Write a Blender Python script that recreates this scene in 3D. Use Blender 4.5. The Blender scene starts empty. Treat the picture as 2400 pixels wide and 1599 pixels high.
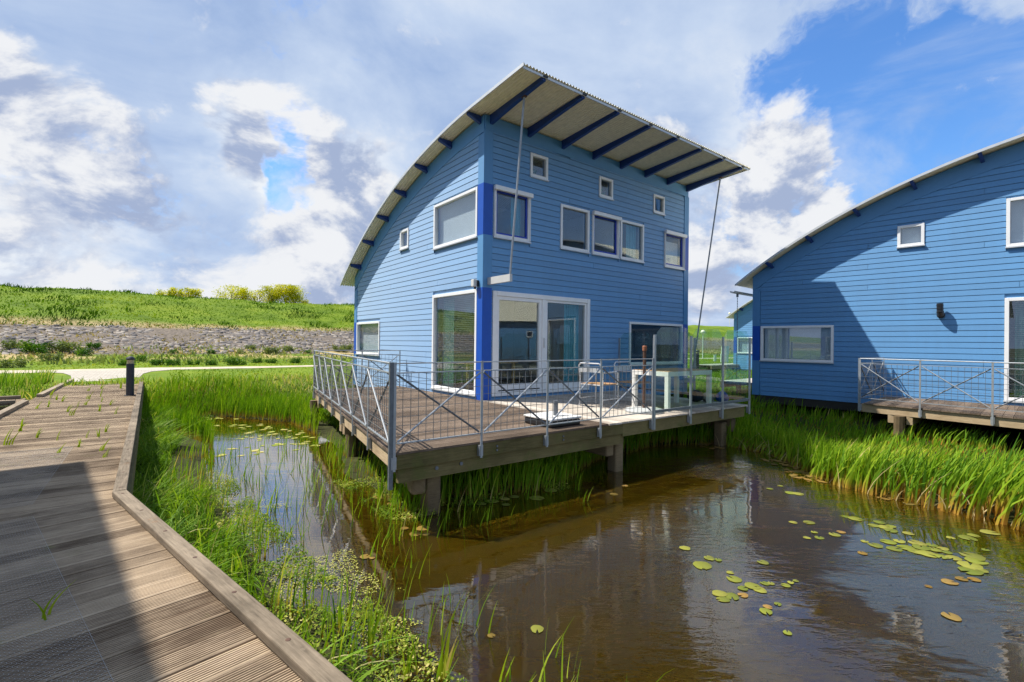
import bpy, math, random
import numpy as np
from mathutils import Vector, Matrix
R = math.radians
sc = bpy.context.scene
col = sc.collection
rng = np.random.default_rng(7)
random.seed(7)

# ------------------------------------------------------------------ camera
EYE = 2.02                                   # metres above the water (z = 0)
PITCH, ROLL = R(0.2202), R(-0.6390)
cam_d = bpy.data.cameras.new("camera"); cam = bpy.data.objects.new("camera", cam_d)
col.objects.link(cam); sc.camera = cam
cam_d.sensor_width = 36.0; cam_d.lens = 17.157; cam_d.clip_start = 0.05; cam_d.clip_end = 9000
cp, sp, cr, sr = math.cos(PITCH), math.sin(PITCH), math.cos(ROLL), math.sin(ROLL)
ex, ez2, fw = Vector((1, 0, 0)), Vector((0, -sp, cp)), Vector((0, cp, sp))
rt = ex * cr - ez2 * sr; up = ex * sr + ez2 * cr
M = Matrix((rt, up, -fw)).transposed().to_4x4(); M.translation = (0, 0, EYE)
cam.matrix_world = M

# ------------------------------------------------------------------ render / view
sc.render.engine = 'CYCLES'
sc.cycles.use_denoising = True; sc.cycles.denoising_prefilter = 'NONE'
sc.cycles.max_bounces = 8; sc.cycles.transparent_max_bounces = 24
sc.cycles.sample_clamp_indirect = 6.0
sc.view_settings.view_transform = 'Standard'; sc.view_settings.look = 'None'
sc.view_settings.exposure = 0.75; sc.view_settings.gamma = 1.0

# ------------------------------------------------------------------ sun
SUN = Vector((0.545, -0.108, -0.832)).normalized()     # direction the light travels
sl = bpy.data.lights.new("sun", 'SUN'); sl.energy = 4.7; sl.angle = R(0.5); sl.color = (1.0, 0.95, 0.86)
so = bpy.data.objects.new("sun", sl); col.objects.link(so)
so.rotation_euler = SUN.to_track_quat('-Z', 'Y').to_euler(); so.location = (-20, 5, 40)

# ------------------------------------------------------------------ node helpers
def node(nt, typ, **kw):
    n = nt.nodes.new(typ)
    for k, v in kw.items():
        if k.startswith('i_'):
            n.inputs[int(k[2:])].default_value = v
        else:
            setattr(n, k, v)
    return n
def math_(nt, op, a, b=None, c=None, clamp=False):
    n = nt.nodes.new('ShaderNodeMath'); n.operation = op; n.use_clamp = clamp
    for i, x in enumerate((a, b, c)):
        if x is None: continue
        if isinstance(x, (int, float)): n.inputs[i].default_value = x
        else: nt.links.new(x, n.inputs[i])
    return n.outputs[0]
def vmath(nt, op, a, b=None):
    n = nt.nodes.new('ShaderNodeVectorMath'); n.operation = op
    for i, x in enumerate((a, b)):
        if x is None: continue
        if isinstance(x, (tuple, list, Vector)): n.inputs[i].default_value = tuple(x)
        else: nt.links.new(x, n.inputs[i])
    return n
def noise(nt, vec, scale, detail=4, rough=0.55, dist=0.0):
    n = nt.nodes.new('ShaderNodeTexNoise')
    n.inputs['Scale'].default_value = scale; n.inputs['Detail'].default_value = detail
    n.inputs['Roughness'].default_value = rough; n.inputs['Distortion'].default_value = dist
    if vec is not None: nt.links.new(vec, n.inputs['Vector'])
    return n
def ramp(nt, fac, stops, interp='LINEAR'):
    n = nt.nodes.new('ShaderNodeValToRGB'); n.color_ramp.interpolation = interp
    e = n.color_ramp.elements
    while len(e) < len(stops): e.new(0.5)
    for k, (p, c) in zip(e, stops):
        k.position = p; k.color = (c, c, c, 1) if isinstance(c, (int, float)) else (*c, 1)
    nt.links.new(fac, n.inputs[0])
    return n.outputs[0]
def mixc(nt, fac, a, b, mode='MIX'):
    n = nt.nodes.new('ShaderNodeMix'); n.data_type = 'RGBA'; n.blend_type = mode
    for i, x in ((0, fac), (6, a), (7, b)):
        if isinstance(x, (int, float)): n.inputs[i].default_value = x
        elif isinstance(x, (tuple, list)): n.inputs[i].default_value = (*x, 1)
        else: nt.links.new(x, n.inputs[i])
    return n.outputs[2]
def smooth(nt, x, lo, hi):
    n = nt.nodes.new('ShaderNodeMapRange'); n.interpolation_type = 'SMOOTHSTEP'
    n.inputs[1].default_value = lo; n.inputs[2].default_value = hi
    nt.links.new(x, n.inputs[0]); return n.outputs[0]

# ------------------------------------------------------------------ world: Nishita sky with clouds
world = bpy.data.worlds.new("World"); sc.world = world; world.use_nodes = True
nt = world.node_tree; nt.nodes.clear(); L = nt.links.new
def dirpx(px, py):                           # world direction of a bearing measured once from the photo
    x3 = (px - 1200) / 1143.8; z3 = -(py - 799.5) / 1143.8
    return (rt * x3 + up * z3 + fw).normalized()
tc = node(nt, 'ShaderNodeTexCoord')
dv = vmath(nt, 'NORMALIZE', tc.outputs['Generated']).outputs[0]
sx = node(nt, 'ShaderNodeSeparateXYZ'); L(dv, sx.inputs[0])
zc = math_(nt, 'MAXIMUM', sx.outputs[2], 0.0)
den = math_(nt, 'ADD', zc, 0.34)
cx = node(nt, 'ShaderNodeCombineXYZ'); L(math_(nt, 'DIVIDE', sx.outputs[0], den), cx.inputs[0]); L(math_(nt, 'DIVIDE', sx.outputs[1], den), cx.inputs[1])
P = cx.outputs[0]
warp = noise(nt, dv, 5.0, 5, 0.6)
dvw = vmath(nt, 'ADD', dv, vmath(nt, 'SCALE', vmath(nt, 'SUBTRACT', warp.outputs['Color'], (0.5, 0.5, 0.5)).outputs[0]).outputs[0])
dvw.inputs[1].links[0].from_node.inputs[3].default_value = 0.30
dvw = dvw.outputs[0]
def blobs(lst):
    lst = [(v_, *q) for v_, *q in [((dirpx(a[0], a[1]), *a[2:]) if len(a) == 4 else (Vector(a[0]), *a[1:])) for a in lst]]
    tot = None
    for dr_, rad, w in lst:
        d = vmath(nt, 'SUBTRACT', dvw, dr_).outputs[0]
        q = vmath(nt, 'DOT_PRODUCT', d, d).outputs['Value']
        g = math_(nt, 'MULTIPLY', math_(nt, 'EXPONENT', math_(nt, 'MULTIPLY', q, -1.0 / (rad * rad))), w)
        tot = g if tot is None else math_(nt, 'ADD', tot, g)
    return tot
cov = math_(nt, 'ADD', noise(nt, P, 1.1, 8, 0.6, 0.3).outputs[0], math_(nt, 'MULTIPLY', math_(nt, 'SUBTRACT', noise(nt, dvw, 6.0, 9, 0.64, .4).outputs[0], .5), .85))
gaps = blobs([(670, 385, .065, .36), (632, 470, .045, .30), (600, 420, .04, .16), (735, 395, .05, .30), (2080, 320, .19, .44), (1850, 500, .10, .46), (1980, 450, .10, .36), (2250, 400, .14, .36), (1900, 230, .12, .26), (1700, 130, .10, .14), (2050, 150, .10, .14), (860, 520, .05, .2), ((.94, -.02, .32), .26, .45), (860, 520, .03, .3), (2300, 160, .14, -.10),
              (1850, 370, .10, -.5), (540, 400, .05, -.4), (760, 470, .09, -.35), (1500, 250, .2, -.25)])
m0 = math_(nt, 'SUBTRACT', math_(nt, 'ADD', cov, 0.16), gaps)
wisp = math_(nt, 'MULTIPLY', smooth(nt, noise(nt, P, 1.7, 7, .6, .8).outputs[0], .42, .68), .68)
mask = math_(nt, 'MAXIMUM', smooth(nt, m0, 0.28, 0.56), wisp)
bn = noise(nt, P, 0.9, 9, 0.58, 0.5).outputs[0]
dn = noise(nt, P, 2.3, 9, 0.58, .4).outputs[0]
bright = blobs([(850, 400, .13, .26), (590, 390, .06, .4), (720, 560, .14, .22), (120, 560, .16, .42), (250, 590, .12, .28), (20, 220, .12, .3), (1850, 360, .10, .42), (1700, 640, .12, .12), (500, 270, .10, .22), (1250, 40, .28, .2), (1620, 130, .16, .15), (760, 680, .16, .16), (330, 660, .1, .25),
                (300, 330, .17, -.10), (130, 370, .18, -.08), (420, 500, .12, -.10), (330, 610, .07, -.16), (480, 640, .06, -.14), (1050, 330, .16, -.14), (1560, 300, .12, -.05), (1680, 500, .05, -.12), (200, 640, .06, -.2), (2250, 100, .25, .12), (60, 60, .2, .08)])
b0 = math_(nt, 'ADD', math_(nt, 'ADD', math_(nt, 'MULTIPLY', math_(nt, 'SUBTRACT', bn, 0.5), 0.6), math_(nt, 'MULTIPLY', math_(nt, 'SUBTRACT', dn, 0.5), 1.15)), math_(nt, 'ADD', bright, 0.47))
ccol = ramp(nt, b0, [(0.08, (.27, .40, .68)), (0.40, (.45, .61, .93)), (0.66, (.68, .82, 1.06)), (0.95, (1.06, 1.11, 1.17))])
# crisp lit cumulus low in the sky: the same noise sampled twice, offset towards the sun, gives lit tops and grey bases
def cum(off):
    q = vmath(nt, 'MULTIPLY', vmath(nt, 'ADD', dv, off).outputs[0], (1, 1, 1.5)).outputs[0]
    return noise(nt, q, 4.6, 10, 0.60, .25).outputs[0]
c1 = cum((0, 0, 0)); c2 = cum((-.030, .004, .030))
reg = blobs([(60, 560, .20, .17), (330, 560, .12, .10), (800, 500, .16, .24), (560, 400, .06, .20), (700, 640, .16, .18), (1840, 380, .10, .26), (1680, 560, .16, .16), (1900, 520, .10, .10), (40, 230, .10, .16), (500, 260, .09, .08), (655, 420, .060, -.26), (1020, 300, .15, -.05), (330, 380, .14, -.10)])
cm = smooth(nt, math_(nt, 'ADD', c1, reg), 0.565, 0.695)
lit = smooth(nt, math_(nt, 'SUBTRACT', c1, c2), -.085, .075)
ccol = mixc(nt, cm, ccol, mixc(nt, lit, (.46, .56, .80), (1.06, 1.08, 1.12)))
mask = math_(nt, 'MAXIMUM', mask, cm)
sky = node(nt, 'ShaderNodeTexSky', sky_type='NISHITA', sun_disc=False, sun_elevation=R(55.9), sun_rotation=R(-80), altitude=0, air_density=1.3, dust_density=0.6, ozone_density=3.0)
bg1 = node(nt, 'ShaderNodeBackground'); bg1.inputs[1].default_value = 0.095; L(mixc(nt, 1.0, sky.outputs[0], (0.55, 0.86, 1.25), 'MULTIPLY'), bg1.inputs[0])
bg2 = node(nt, 'ShaderNodeBackground'); bg2.inputs[1].default_value = 0.49; L(ccol, bg2.inputs[0])
mx = node(nt, 'ShaderNodeMixShader'); L(mask, mx.inputs[0]); L(bg1.outputs[0], mx.inputs[1]); L(bg2.outputs[0], mx.inputs[2])
wo = node(nt, 'ShaderNodeOutputWorld'); L(mx.outputs[0], wo.inputs[0])

# ------------------------------------------------------------------ materials
def new_mat(name):
    m = bpy.data.materials.new(name); m.use_nodes = True
    t = m.node_tree; b = t.nodes['Principled BSDF']; return m, t, b
def plain(name, c, rough=0.6, metal=0.0, var=0.12, scale=6.0, spec=0.5, bump=0.0, bscale=40):
    m, t, b = new_mat(name)
    tcn = node(t, 'ShaderNodeTexCoord')
    n = noise(t, tcn.outputs['Object'], scale, 6, 0.6)
    lo = tuple(x * (1 - var) for x in c); hi = tuple(min(1, x * (1 + var)) for x in c)
    t.links.new(ramp(t, n.outputs[0], [(0.3, lo), (0.7, hi)]), b.inputs['Base Color'])
    b.inputs['Roughness'].default_value = rough; b.inputs['Metallic'].default_value = metal
    b.inputs['Specular IOR Level'].default_value = spec
    if bump:
        n2 = noise(t, tcn.outputs['Object'], bscale, 4, 0.6)
        bp = node(t, 'ShaderNodeBump'); bp.inputs['Strength'].default_value = bump; bp.inputs['Distance'].default_value = 0.01
        t.links.new(n2.outputs[0], bp.inputs['Height']); t.links.new(bp.outputs[0], b.inputs['Normal'])
    return m
def paint(name, c):
    m, t, b = new_mat(name)
    tcn = node(t, 'ShaderNodeTexCoord')
    mp = node(t, 'ShaderNodeMapping'); mp.inputs['Scale'].default_value = (3, 3, 7.54); t.links.new(tcn.outputs['Object'], mp.inputs[0])
    a = node(t, 'ShaderNodeAttribute', attribute_name='tint')
    n = noise(t, tcn.outputs['Object'], 0.9, 6, 0.65); n3 = noise(t, mp.outputs[0], 5.0, 3, 0.5)
    v = math_(t, 'ADD', math_(t, 'MULTIPLY', n.outputs[0], 0.22), math_(t, 'ADD', math_(t, 'MULTIPLY', n3.outputs[0], 0.16), math_(t, 'MULTIPLY', a.outputs['Fac'], 0.13)))
    mp2 = node(t, 'ShaderNodeMapping'); mp2.inputs['Scale'].default_value = (7, 7, .5); t.links.new(tcn.outputs['Object'], mp2.inputs[0]); n5 = noise(t, mp2.outputs[0], 1.0, 6, 0.7)
    f = math_(t, 'ADD', v, math_(t, 'ADD', 0.64, math_(t, 'MULTIPLY', n5.outputs[0], .22)))
    cc = node(t, 'ShaderNodeVectorMath', operation='SCALE'); cc.inputs[0].default_value = c; t.links.new(f, cc.inputs[3])
    t.links.new(cc.outputs[0], b.inputs['Base Color'])
    b.inputs['Roughness'].default_value = 0.62; b.inputs['Specular IOR Level'].default_value = 1.0
    b.inputs['Sheen Weight'].default_value = 0.55; b.inputs['Sheen Roughness'].default_value = 0.55
    return m
def wood(name, c1, c2, moss=None, rough=0.85, cut=0.56):
    m, t, b = new_mat(name)
    a = node(t, 'ShaderNodeAttribute', attribute_name='pc')      # along, across, random
    s = node(t, 'ShaderNodeSeparateXYZ'); t.links.new(a.outputs['Vector'], s.inputs[0])
    k = node(t, 'ShaderNodeCombineXYZ')
    t.links.new(math_(t, 'MULTIPLY', s.outputs[0], 2.2), k.inputs[0]); t.links.new(math_(t, 'MULTIPLY', s.outputs[1], 34.0), k.inputs[1]); t.links.new(math_(t, 'MULTIPLY', s.outputs[2], 37.0), k.inputs[2])
    n = noise(t, k.outputs[0], 2.2, 7, 0.65, 0.4)
    tcn = node(t, 'ShaderNodeTexCoord'); n2 = noise(t, tcn.outputs['Object'], 1.7, 6, 0.65)
    n4 = noise(t, tcn.outputs['Object'], 14.0, 4, 0.6)
    f = math_(t, 'ADD', math_(t, 'MULTIPLY', n.outputs[0], 0.75), math_(t, 'ADD', math_(t, 'MULTIPLY', math_(t, 'SUBTRACT', s.outputs[2], 0.5), 0.34), math_(t, 'MULTIPLY', math_(t, 'SUBTRACT', n2.outputs[0], 0.38), 0.9)))
    c = ramp(t, f, [(0.22, c1), (0.72, c2)])
    c = mixc(t, math_(t, 'MULTIPLY', smooth(t, n4.outputs[0], 0.62, 0.75), 0.18), c, tuple(min(1, x * 1.5) for x in c2))
    if moss:
        nm = noise(t, tcn.outputs['Object'], 2.6, 7, 0.7)
        c = mixc(t, math_(t, 'MULTIPLY', smooth(t, nm.outputs[0], cut, cut + 0.14), 0.7), c, moss)
    t.links.new(c, b.inputs['Base Color'])
    b.inputs['Roughness'].default_value = rough; b.inputs['Specular IOR Level'].default_value = 0.25
    bp = node(t, 'ShaderNodeBump'); bp.inputs['Strength'].default_value = 0.35; bp.inputs['Distance'].default_value = 0.006
    t.links.new(n.outputs[0], bp.inputs['Height']); t.links.new(bp.outputs[0], b.inputs['Normal'])
    return m
def leafmat(name, stops, base=None, trans=0.35, rough=0.55, basepow=0.28, mottle=None):
    """tint.r = random per blade, tint.g = height along the blade"""
    m = bpy.data.materials.new(name); m.use_nodes = True; t = m.node_tree; t.nodes.clear()
    a = node(t, 'ShaderNodeAttribute', attribute_name='tint'); s = node(t, 'ShaderNodeSeparateXYZ'); t.links.new(a.outputs['Vector'], s.inputs[0])
    c = ramp(t, s.outputs[0], stops)
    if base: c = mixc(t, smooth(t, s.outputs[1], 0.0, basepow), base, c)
    if mottle:
        tcn = node(t, 'ShaderNodeTexCoord'); oi = node(t, 'ShaderNodeObjectInfo'); nm = noise(t, vmath(t, 'ADD', tcn.outputs['Object'], oi.outputs['Location']).outputs[0], 2.2, 5, .65)
        c = mixc(t, math_(t, 'MULTIPLY', smooth(t, nm.outputs[0], .50, .68), .75), c, mottle)
        c = mixc(t, math_(t, 'MULTIPLY', oi.outputs['Random'], .45), c, mottle)
    p = node(t, 'ShaderNodeBsdfPrincipled'); p.inputs['Roughness'].default_value = rough; p.inputs['Specular IOR Level'].default_value = 0.07
    t.links.new(c, p.inputs['Base Color'])
    tr = node(t, 'ShaderNodeBsdfTranslucent'); t.links.new(mixc(t, 1.0, c, (1.25, 1.25, 0.35), 'MULTIPLY'), tr.inputs[0])
    mxs = node(t, 'ShaderNodeMixShader'); mxs.inputs[0].default_value = trans; t.links.new(p.outputs[0], mxs.inputs[1]); t.links.new(tr.outputs[0], mxs.inputs[2])
    o = node(t, 'ShaderNodeOutputMaterial'); t.links.new(mxs.outputs[0], o.inputs[0]); return m
def glassmat(name, tint=(0.88, 0.91, 0.92), ior=2.5):
    m = bpy.data.materials.new(name); m.use_nodes = True; t = m.node_tree; t.nodes.clear()
    fr = node(t, 'ShaderNodeFresnel'); fr.inputs[0].default_value = ior
    tr = node(t, 'ShaderNodeBsdfTransparent'); tr.inputs[0].default_value = (*tint, 1)
    gl = node(t, 'ShaderNodeBsdfGlossy'); gl.inputs[0].default_value = (0.95, 0.97, 1, 1); gl.inputs[1].default_value = 0.004
    mxs = node(t, 'ShaderNodeMixShader'); ge = node(t, 'ShaderNodeNewGeometry'); t.links.new(math_(t, 'MULTIPLY', fr.outputs[0], math_(t, 'SUBTRACT', 1.0, ge.outputs['Backfacing'])), mxs.inputs[0]); t.links.new(tr.outputs[0], mxs.inputs[1]); t.links.new(gl.outputs[0], mxs.inputs[2])
    o = node(t, 'ShaderNodeOutputMaterial'); t.links.new(mxs.outputs[0], o.inputs[0]); return m

BLUE = (0.055, 0.240, 0.50)
MT = dict(
    siding=paint('blue_paint', BLUE), royal=plain('royal_blue_panel', (0.003, 0.075, 0.43), 0.45, var=0.05),
    navy=plain('navy_steel', (0.006, 0.042, 0.21), 0.5, var=0.1), panel=plain('corner_panel_blue', (0.058, 0.228, 0.47), 0.6, var=0.05, scale=2, spec=1.0),
    white=plain('white_frame', (0.80, 0.80, 0.80), 0.45, var=0.04), sash=plain('blue_sash', (0.01, 0.05, 0.40), 0.4, var=0.05),
    roof=plain('corrugated_sheet', (0.78, 0.73, 0.56), 0.6, var=0.10, scale=9, bump=0.15), steel=plain('galvanised_steel', (0.34, 0.36, 0.38), 0.45, 0.45, var=0.14, scale=14),
    dsteel=plain('weathered_steel', (0.15, 0.165, 0.185), 0.5, 0.45, var=0.2, scale=18), alu=plain('aluminium_trim', (0.62, 0.63, 0.64), 0.4, 0.35, var=0.06),
    lightgrey=plain('grey_painted_bracket', (0.52, 0.52, 0.51), 0.55, var=0.06), black=plain('black_plastic', (0.012, 0.012, 0.014), 0.45, var=0.2),
    room=plain('room_plaster', (0.70, 0.70, 0.67), 0.8, var=0.04), roomfloor=plain('room_floor', (0.16, 0.11, 0.07), 0.6, var=0.15),
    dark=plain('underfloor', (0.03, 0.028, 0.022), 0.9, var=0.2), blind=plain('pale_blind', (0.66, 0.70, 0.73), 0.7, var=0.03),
    curtain=plain('teal_curtain', (0.10, 0.42, 0.50), 0.8, var=0.06), curtain_g=plain('green_curtain', (0.25, 0.45, 0.36), 0.8, var=0.06),
    glass=glassmat('window_glass'), screen=glassmat('screen_glass', (0.84, 0.92, 0.885), 1.6),
    deckA=wood('deck_boards_weathered', (0.085, 0.060, 0.042), (0.25, 0.185, 0.135)), deckB=wood('deck_boards_silver', (0.26, 0.22, 0.18), (0.54, 0.485, 0.415)),
    walk=wood('boardwalk_boards', (0.115, 0.076, 0.046), (0.46, 0.350, 0.235), moss=(0.20, 0.20, 0.06), cut=0.60), kerb=wood('kerb_timber', (0.085, 0.066, 0.045), (0.31, 0.245, 0.175), moss=(0.24, 0.11, 0.04), cut=0.60),
    beam=wood('green_tinged_timber', (0.075, 0.062, 0.022), (0.20, 0.16, 0.068), moss=(0.10, 0.105, 0.03), cut=0.5), beam2=wood('pale_timber', (0.26, 0.18, 0.10), (0.52, 0.40, 0.25)),
    pile=wood('pile_timber', (0.075, 0.052, 0.028), (0.21, 0.155, 0.085), moss=(0.09, 0.085, 0.03)),
    tablewood=plain('teak_slats', (0.42, 0.24, 0.11), 0.6, var=0.2, scale=12), whitemetal=plain('white_metal', (0.76, 0.74, 0.70), 0.4, var=0.04),
    chairmetal=plain('brushed_aluminium', (0.62, 0.63, 0.64), 0.35, 0.5, var=0.06), rust=plain('rusty_pole', (0.085, 0.042, 0.026), 0.8, var=0.4, scale=20), copper=plain('rusty_cap', (0.26, 0.095, 0.045), 0.75, var=0.2),
    concrete=plain('grey_stone_base', (0.42, 0.43, 0.42), 0.7, var=0.12), boxlid=plain('pale_box_lid', (0.62, 0.62, 0.60), 0.6, var=0.05),
    bag=plain('dark_bag', (0.012, 0.02, 0.04), 0.7, var=0.3), bagblue=plain('blue_bag', (0.015, 0.07, 0.28), 0.7, var=0.2), boulder=plain('grey_boulder', (0.30, 0.28, 0.25), 0.85, var=0.25, bump=0.5, bscale=18),
    bollard=plain('anthracite_post', (0.020, 0.024, 0.034), 0.45, var=0.15), lens=plain('amber_lens', (0.45, 0.36, 0.20), 0.3, var=0.1), globe=plain('opal_globe', (0.80, 0.74, 0.56), 0.3, var=0.03),
    cabinet=plain('cabinet_grey', (0.60, 0.60, 0.57), 0.6, var=0.05), bark=plain('bark', (0.12, 0.09, 0.06), 0.9, var=0.3), wirelight=plain('light_wire', (0.34, 0.34, 0.33), 0.6, var=.1),
    wire=plain('mesh_wire', (0.16, 0.165, 0.17), 0.5, 0.4, var=0.1),
    shell=plain('black_vent_pipe', (0.02, 0.02, 0.022), 0.35, var=0.2), rust2=plain('yellow_table', (0.55, 0.36, 0.12), 0.6, var=0.1),
)

# ------------------------------------------------------------------ object helpers
class MB:
    def __init__(s): s.v = []; s.f = []; s.t = []; s.pc = []
    def add(s, verts, faces, tint=0.5, pc=None):
        o = len(s.v); s.v += [tuple(p) for p in verts]; s.f += [tuple(i + o for i in f) for f in faces]
        s.t += [tint] * len(verts); s.pc += pc if pc else [(p[0], p[1] + p[2], tint) for p in map(tuple, verts)]
    def hexa(s, p, tint=0.5, pc=None):        # 8 points: bottom 0-3, top 4-7
        s.add(p, [(3, 2, 1, 0), (4, 5, 6, 7), (0, 1, 5, 4), (1, 2, 6, 5), (2, 3, 7, 6), (3, 0, 4, 7)], tint, pc)
    def box(s, x0, x1, y0, y1, z0, z1, tint=0.5):
        d = (x1 - x0, y1 - y0, z1 - z0); ax = d.index(max(d)); oth = [i for i in range(3) if i != ax]
        p = [(x0, y0, z0), (x1, y0, z0), (x1, y1, z0), (x0, y1, z0), (x0, y0, z1), (x1, y0, z1), (x1, y1, z1), (x0, y1, z1)]
        s.hexa(p, tint, [(q[ax], q[oth[0]] + q[oth[1]], tint) for q in p])
    def bar(s, a, b, w, h, upv=(0, 0, 1), tint=0.5):
        a, b = Vector(a), Vector(b); d = (b - a).normalized(); u = Vector(upv); l = d.cross(u)
        if l.length < 1e-5: l = d.cross(Vector((1, 0, 0)))
        l.normalize(); u = l.cross(d).normalized(); l = l * (w / 2); u = u * (h / 2); n = (b - a).length
        p = [a - l - u, a + l - u, b + l - u, b - l - u, a - l + u, a + l + u, b + l + u, b - l + u]
        s.hexa(p, tint, [((0 if i in (0, 1, 4, 5) else n), (w if i in (1, 2, 5, 6) else 0) + (h if i > 3 else 0), tint) for i in range(8)])
    def tube(s, a, b, r, n=8, r2=None, tint=0.5):
        a, b = Vector(a), Vector(b); d = (b - a).normalized(); x = d.orthogonal().normalized(); y = d.cross(x); r2 = r if r2 is None else r2
        vs = []
        for c, rr in ((a, r), (b, r2)):
            for i in range(n):
                t = 2 * math.pi * i / n; vs.append(c + x * rr * math.cos(t) + y * rr * math.sin(t))
        fs = [(i, (i + 1) % n, n + (i + 1) % n, n + i) for i in range(n)] + [tuple(range(n - 1, -1, -1)), tuple(range(n, 2 * n))]
        L_ = (b - a).length
        s.add(vs, fs, tint, [(0 if i < n else L_, 0.16 * r * (i % n), tint) for i in range(2 * n)])
    def path(s, pts, r, n=6, tint=0.5):
        for a, b in zip(pts, pts[1:]): s.tube(a, b, r, n, tint=tint)
    def lathe(s, c, prof, n=16, tint=0.5):
        vs = []; fs = []
        for (r, z) in prof:
            for i in range(n):
                t = 2 * math.pi * i / n; vs.append((c[0] + r * math.cos(t), c[1] + r * math.sin(t), c[2] + z))
        for k in range(len(prof) - 1):
            for i in range(n): fs.append((k * n + i, k * n + (i + 1) % n, (k + 1) * n + (i + 1) % n, (k + 1) * n + i))
        fs.append(tuple(range(n - 1, -1, -1))); fs.append(tuple(range((len(prof) - 1) * n, len(prof) * n)))
        s.add(vs, fs, tint)
    def build(s, name, m, parent=None, smooth=False):
        me = bpy.data.meshes.new(name); me.from_pydata(s.v, [], s.f); me.update()
        a = me.attributes.new('tint', 'FLOAT', 'POINT'); a.data.foreach_set('value', np.array(s.t, dtype=np.float32))
        a = me.attributes.new('pc', 'FLOAT_VECTOR', 'POINT'); a.data.foreach_set('vector', np.array(s.pc, dtype=np.float32).ravel())
        if smooth: me.polygons.foreach_set('use_smooth', [True] * len(me.polygons))
        me.materials.append(m); o = bpy.data.objects.new(name, me); col.objects.link(o)
        if parent: o.parent = parent
        return o
def npmesh(name, V, F, m, tint=None, parent=None, smooth=False):
    me = bpy.data.meshes.new(name); V = np.asarray(V, np.float32); F = np.asarray(F, np.int32); k = F.shape[1]
    me.vertices.add(len(V)); me.vertices.foreach_set('co', V.ravel())
    me.loops.add(F.size); me.loops.foreach_set('vertex_index', F.ravel())
    me.polygons.add(len(F)); me.polygons.foreach_set('loop_start', np.arange(0, F.size, k, dtype=np.int32)); me.polygons.foreach_set('loop_total', np.full(len(F), k, np.int32))
    if smooth: me.polygons.foreach_set('use_smooth', np.ones(len(F), bool))
    me.update(calc_edges=True)
    if tint is not None:
        a = me.attributes.new('tint', 'FLOAT_VECTOR', 'POINT'); a.data.foreach_set('vector', np.asarray(tint, np.float32).ravel())
    me.materials.append(m); o = bpy.data.objects.new(name, me); col.objects.link(o)
    if parent: o.parent = parent
    return o
def tag(o, label=None, cat=None, group=None, kind=None):
    if label: o['label'] = label
    if cat: o['category'] = cat
    if group: o['group'] = group
    if kind: o['kind'] = kind
    return o
def thing(name, label, cat, loc=(0, 0, 0), rz=0.0, group=None):
    o = bpy.data.objects.new(name, None); col.objects.link(o); o.empty_display_size = 0.2
    o.location = loc; o.rotation_euler = (0, 0, rz); return tag(o, label, cat, group)
def dup(o, parent=None, label=None, loc=None, rz=None, group=None, scale=None, skip=()):
    kids = [c for c in bpy.data.objects if c.parent == o]
    c = o.copy(); col.objects.link(c)
    if parent: c.parent = parent
    if label: c['label'] = label
    if group: c['group'] = group
    if loc is not None: c.location = loc
    if rz is not None: c.rotation_euler = (0, 0, rz)
    if scale is not None: c.scale = scale
    for k in kids:
        if k.name.split('.')[0] not in skip: dup(k, c, skip=skip)
    return c

# ------------------------------------------------------------------ layout (metres; camera stands at x = y = 0)
TH1, TH2, TH3 = R(37.6908), R(42.1857), R(39.84)
A1 = (-0.615, 10.150, 0.0); A2 = (12.209, 9.115, -0.0275); A3 = (19.08, 25.78, -0.08)
U = np.array([math.cos(TH1), math.sin(TH1)]); V_ = np.array([-math.sin(TH1), math.cos(TH1)])   # along / across the dike
def Z(e): return e + EYE                      # height over the eye -> height over the water
def h2w(A, th, x, y): return (A[0] + x * math.cos(th) - y * math.sin(th), A[1] + x * math.sin(th) + y * math.cos(th))
# ------------------------------------------------------------------ setting: ground, dike, water, paths
def vnoise(x, y, scale, seed=0):
    x = np.asarray(x) / scale; y = np.asarray(y) / scale
    xi = np.floor(x).astype(int); yi = np.floor(y).astype(int); fx = x - xi; fy = y - yi
    fx = fx * fx * (3 - 2 * fx); fy = fy * fy * (3 - 2 * fy)
    def h(a, b):
        n = np.sin(a * 127.1 + b * 311.7 + seed * 74.7) * 43758.5453; return n - np.floor(n)
    return (h(xi, yi) * (1 - fx) + h(xi + 1, yi) * fx) * (1 - fy) + (h(xi, yi + 1) * (1 - fx) + h(xi + 1, yi + 1) * fx) * fy
POND = np.array([(-8.72, 12.08), (-7.8, 12.9), (-5.4, 12.05), (-3.63, 9.87), (-2.58, 7.56), (-1.71, 6.5), (-1.23, 5.81), (-.9, 6.13), (-.07, 6.63), (.51, 6.93), (1.33, 8.43), (2.72, 9.72), (4.3, 10.2), (5.0, 9.0), (4.86, 7.4), (5.1, 6.8), (5.4, 6.3), (5.85, 5.5), (7.4, 2.6), (9.5, .5), (14, -1), (14, -9), (10.1, -6.6), (4.83, -2.05), (1.8, .56), (.25, 1.9), (-.97, 3.15), (-1.26, 3.52), (-1.81, 3.96), (-2.35, 4.62), (-3.23, 5.6), (-3.88, 6.36), (-4.5, 7.25), (-6.0, 9.7), (-7.58, 11.3)])
DITCH = np.array([(-6.3, 5.3), (-9.35, 9.15), (-12.6, 6.4), (-9.6, 2.9)])
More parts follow.
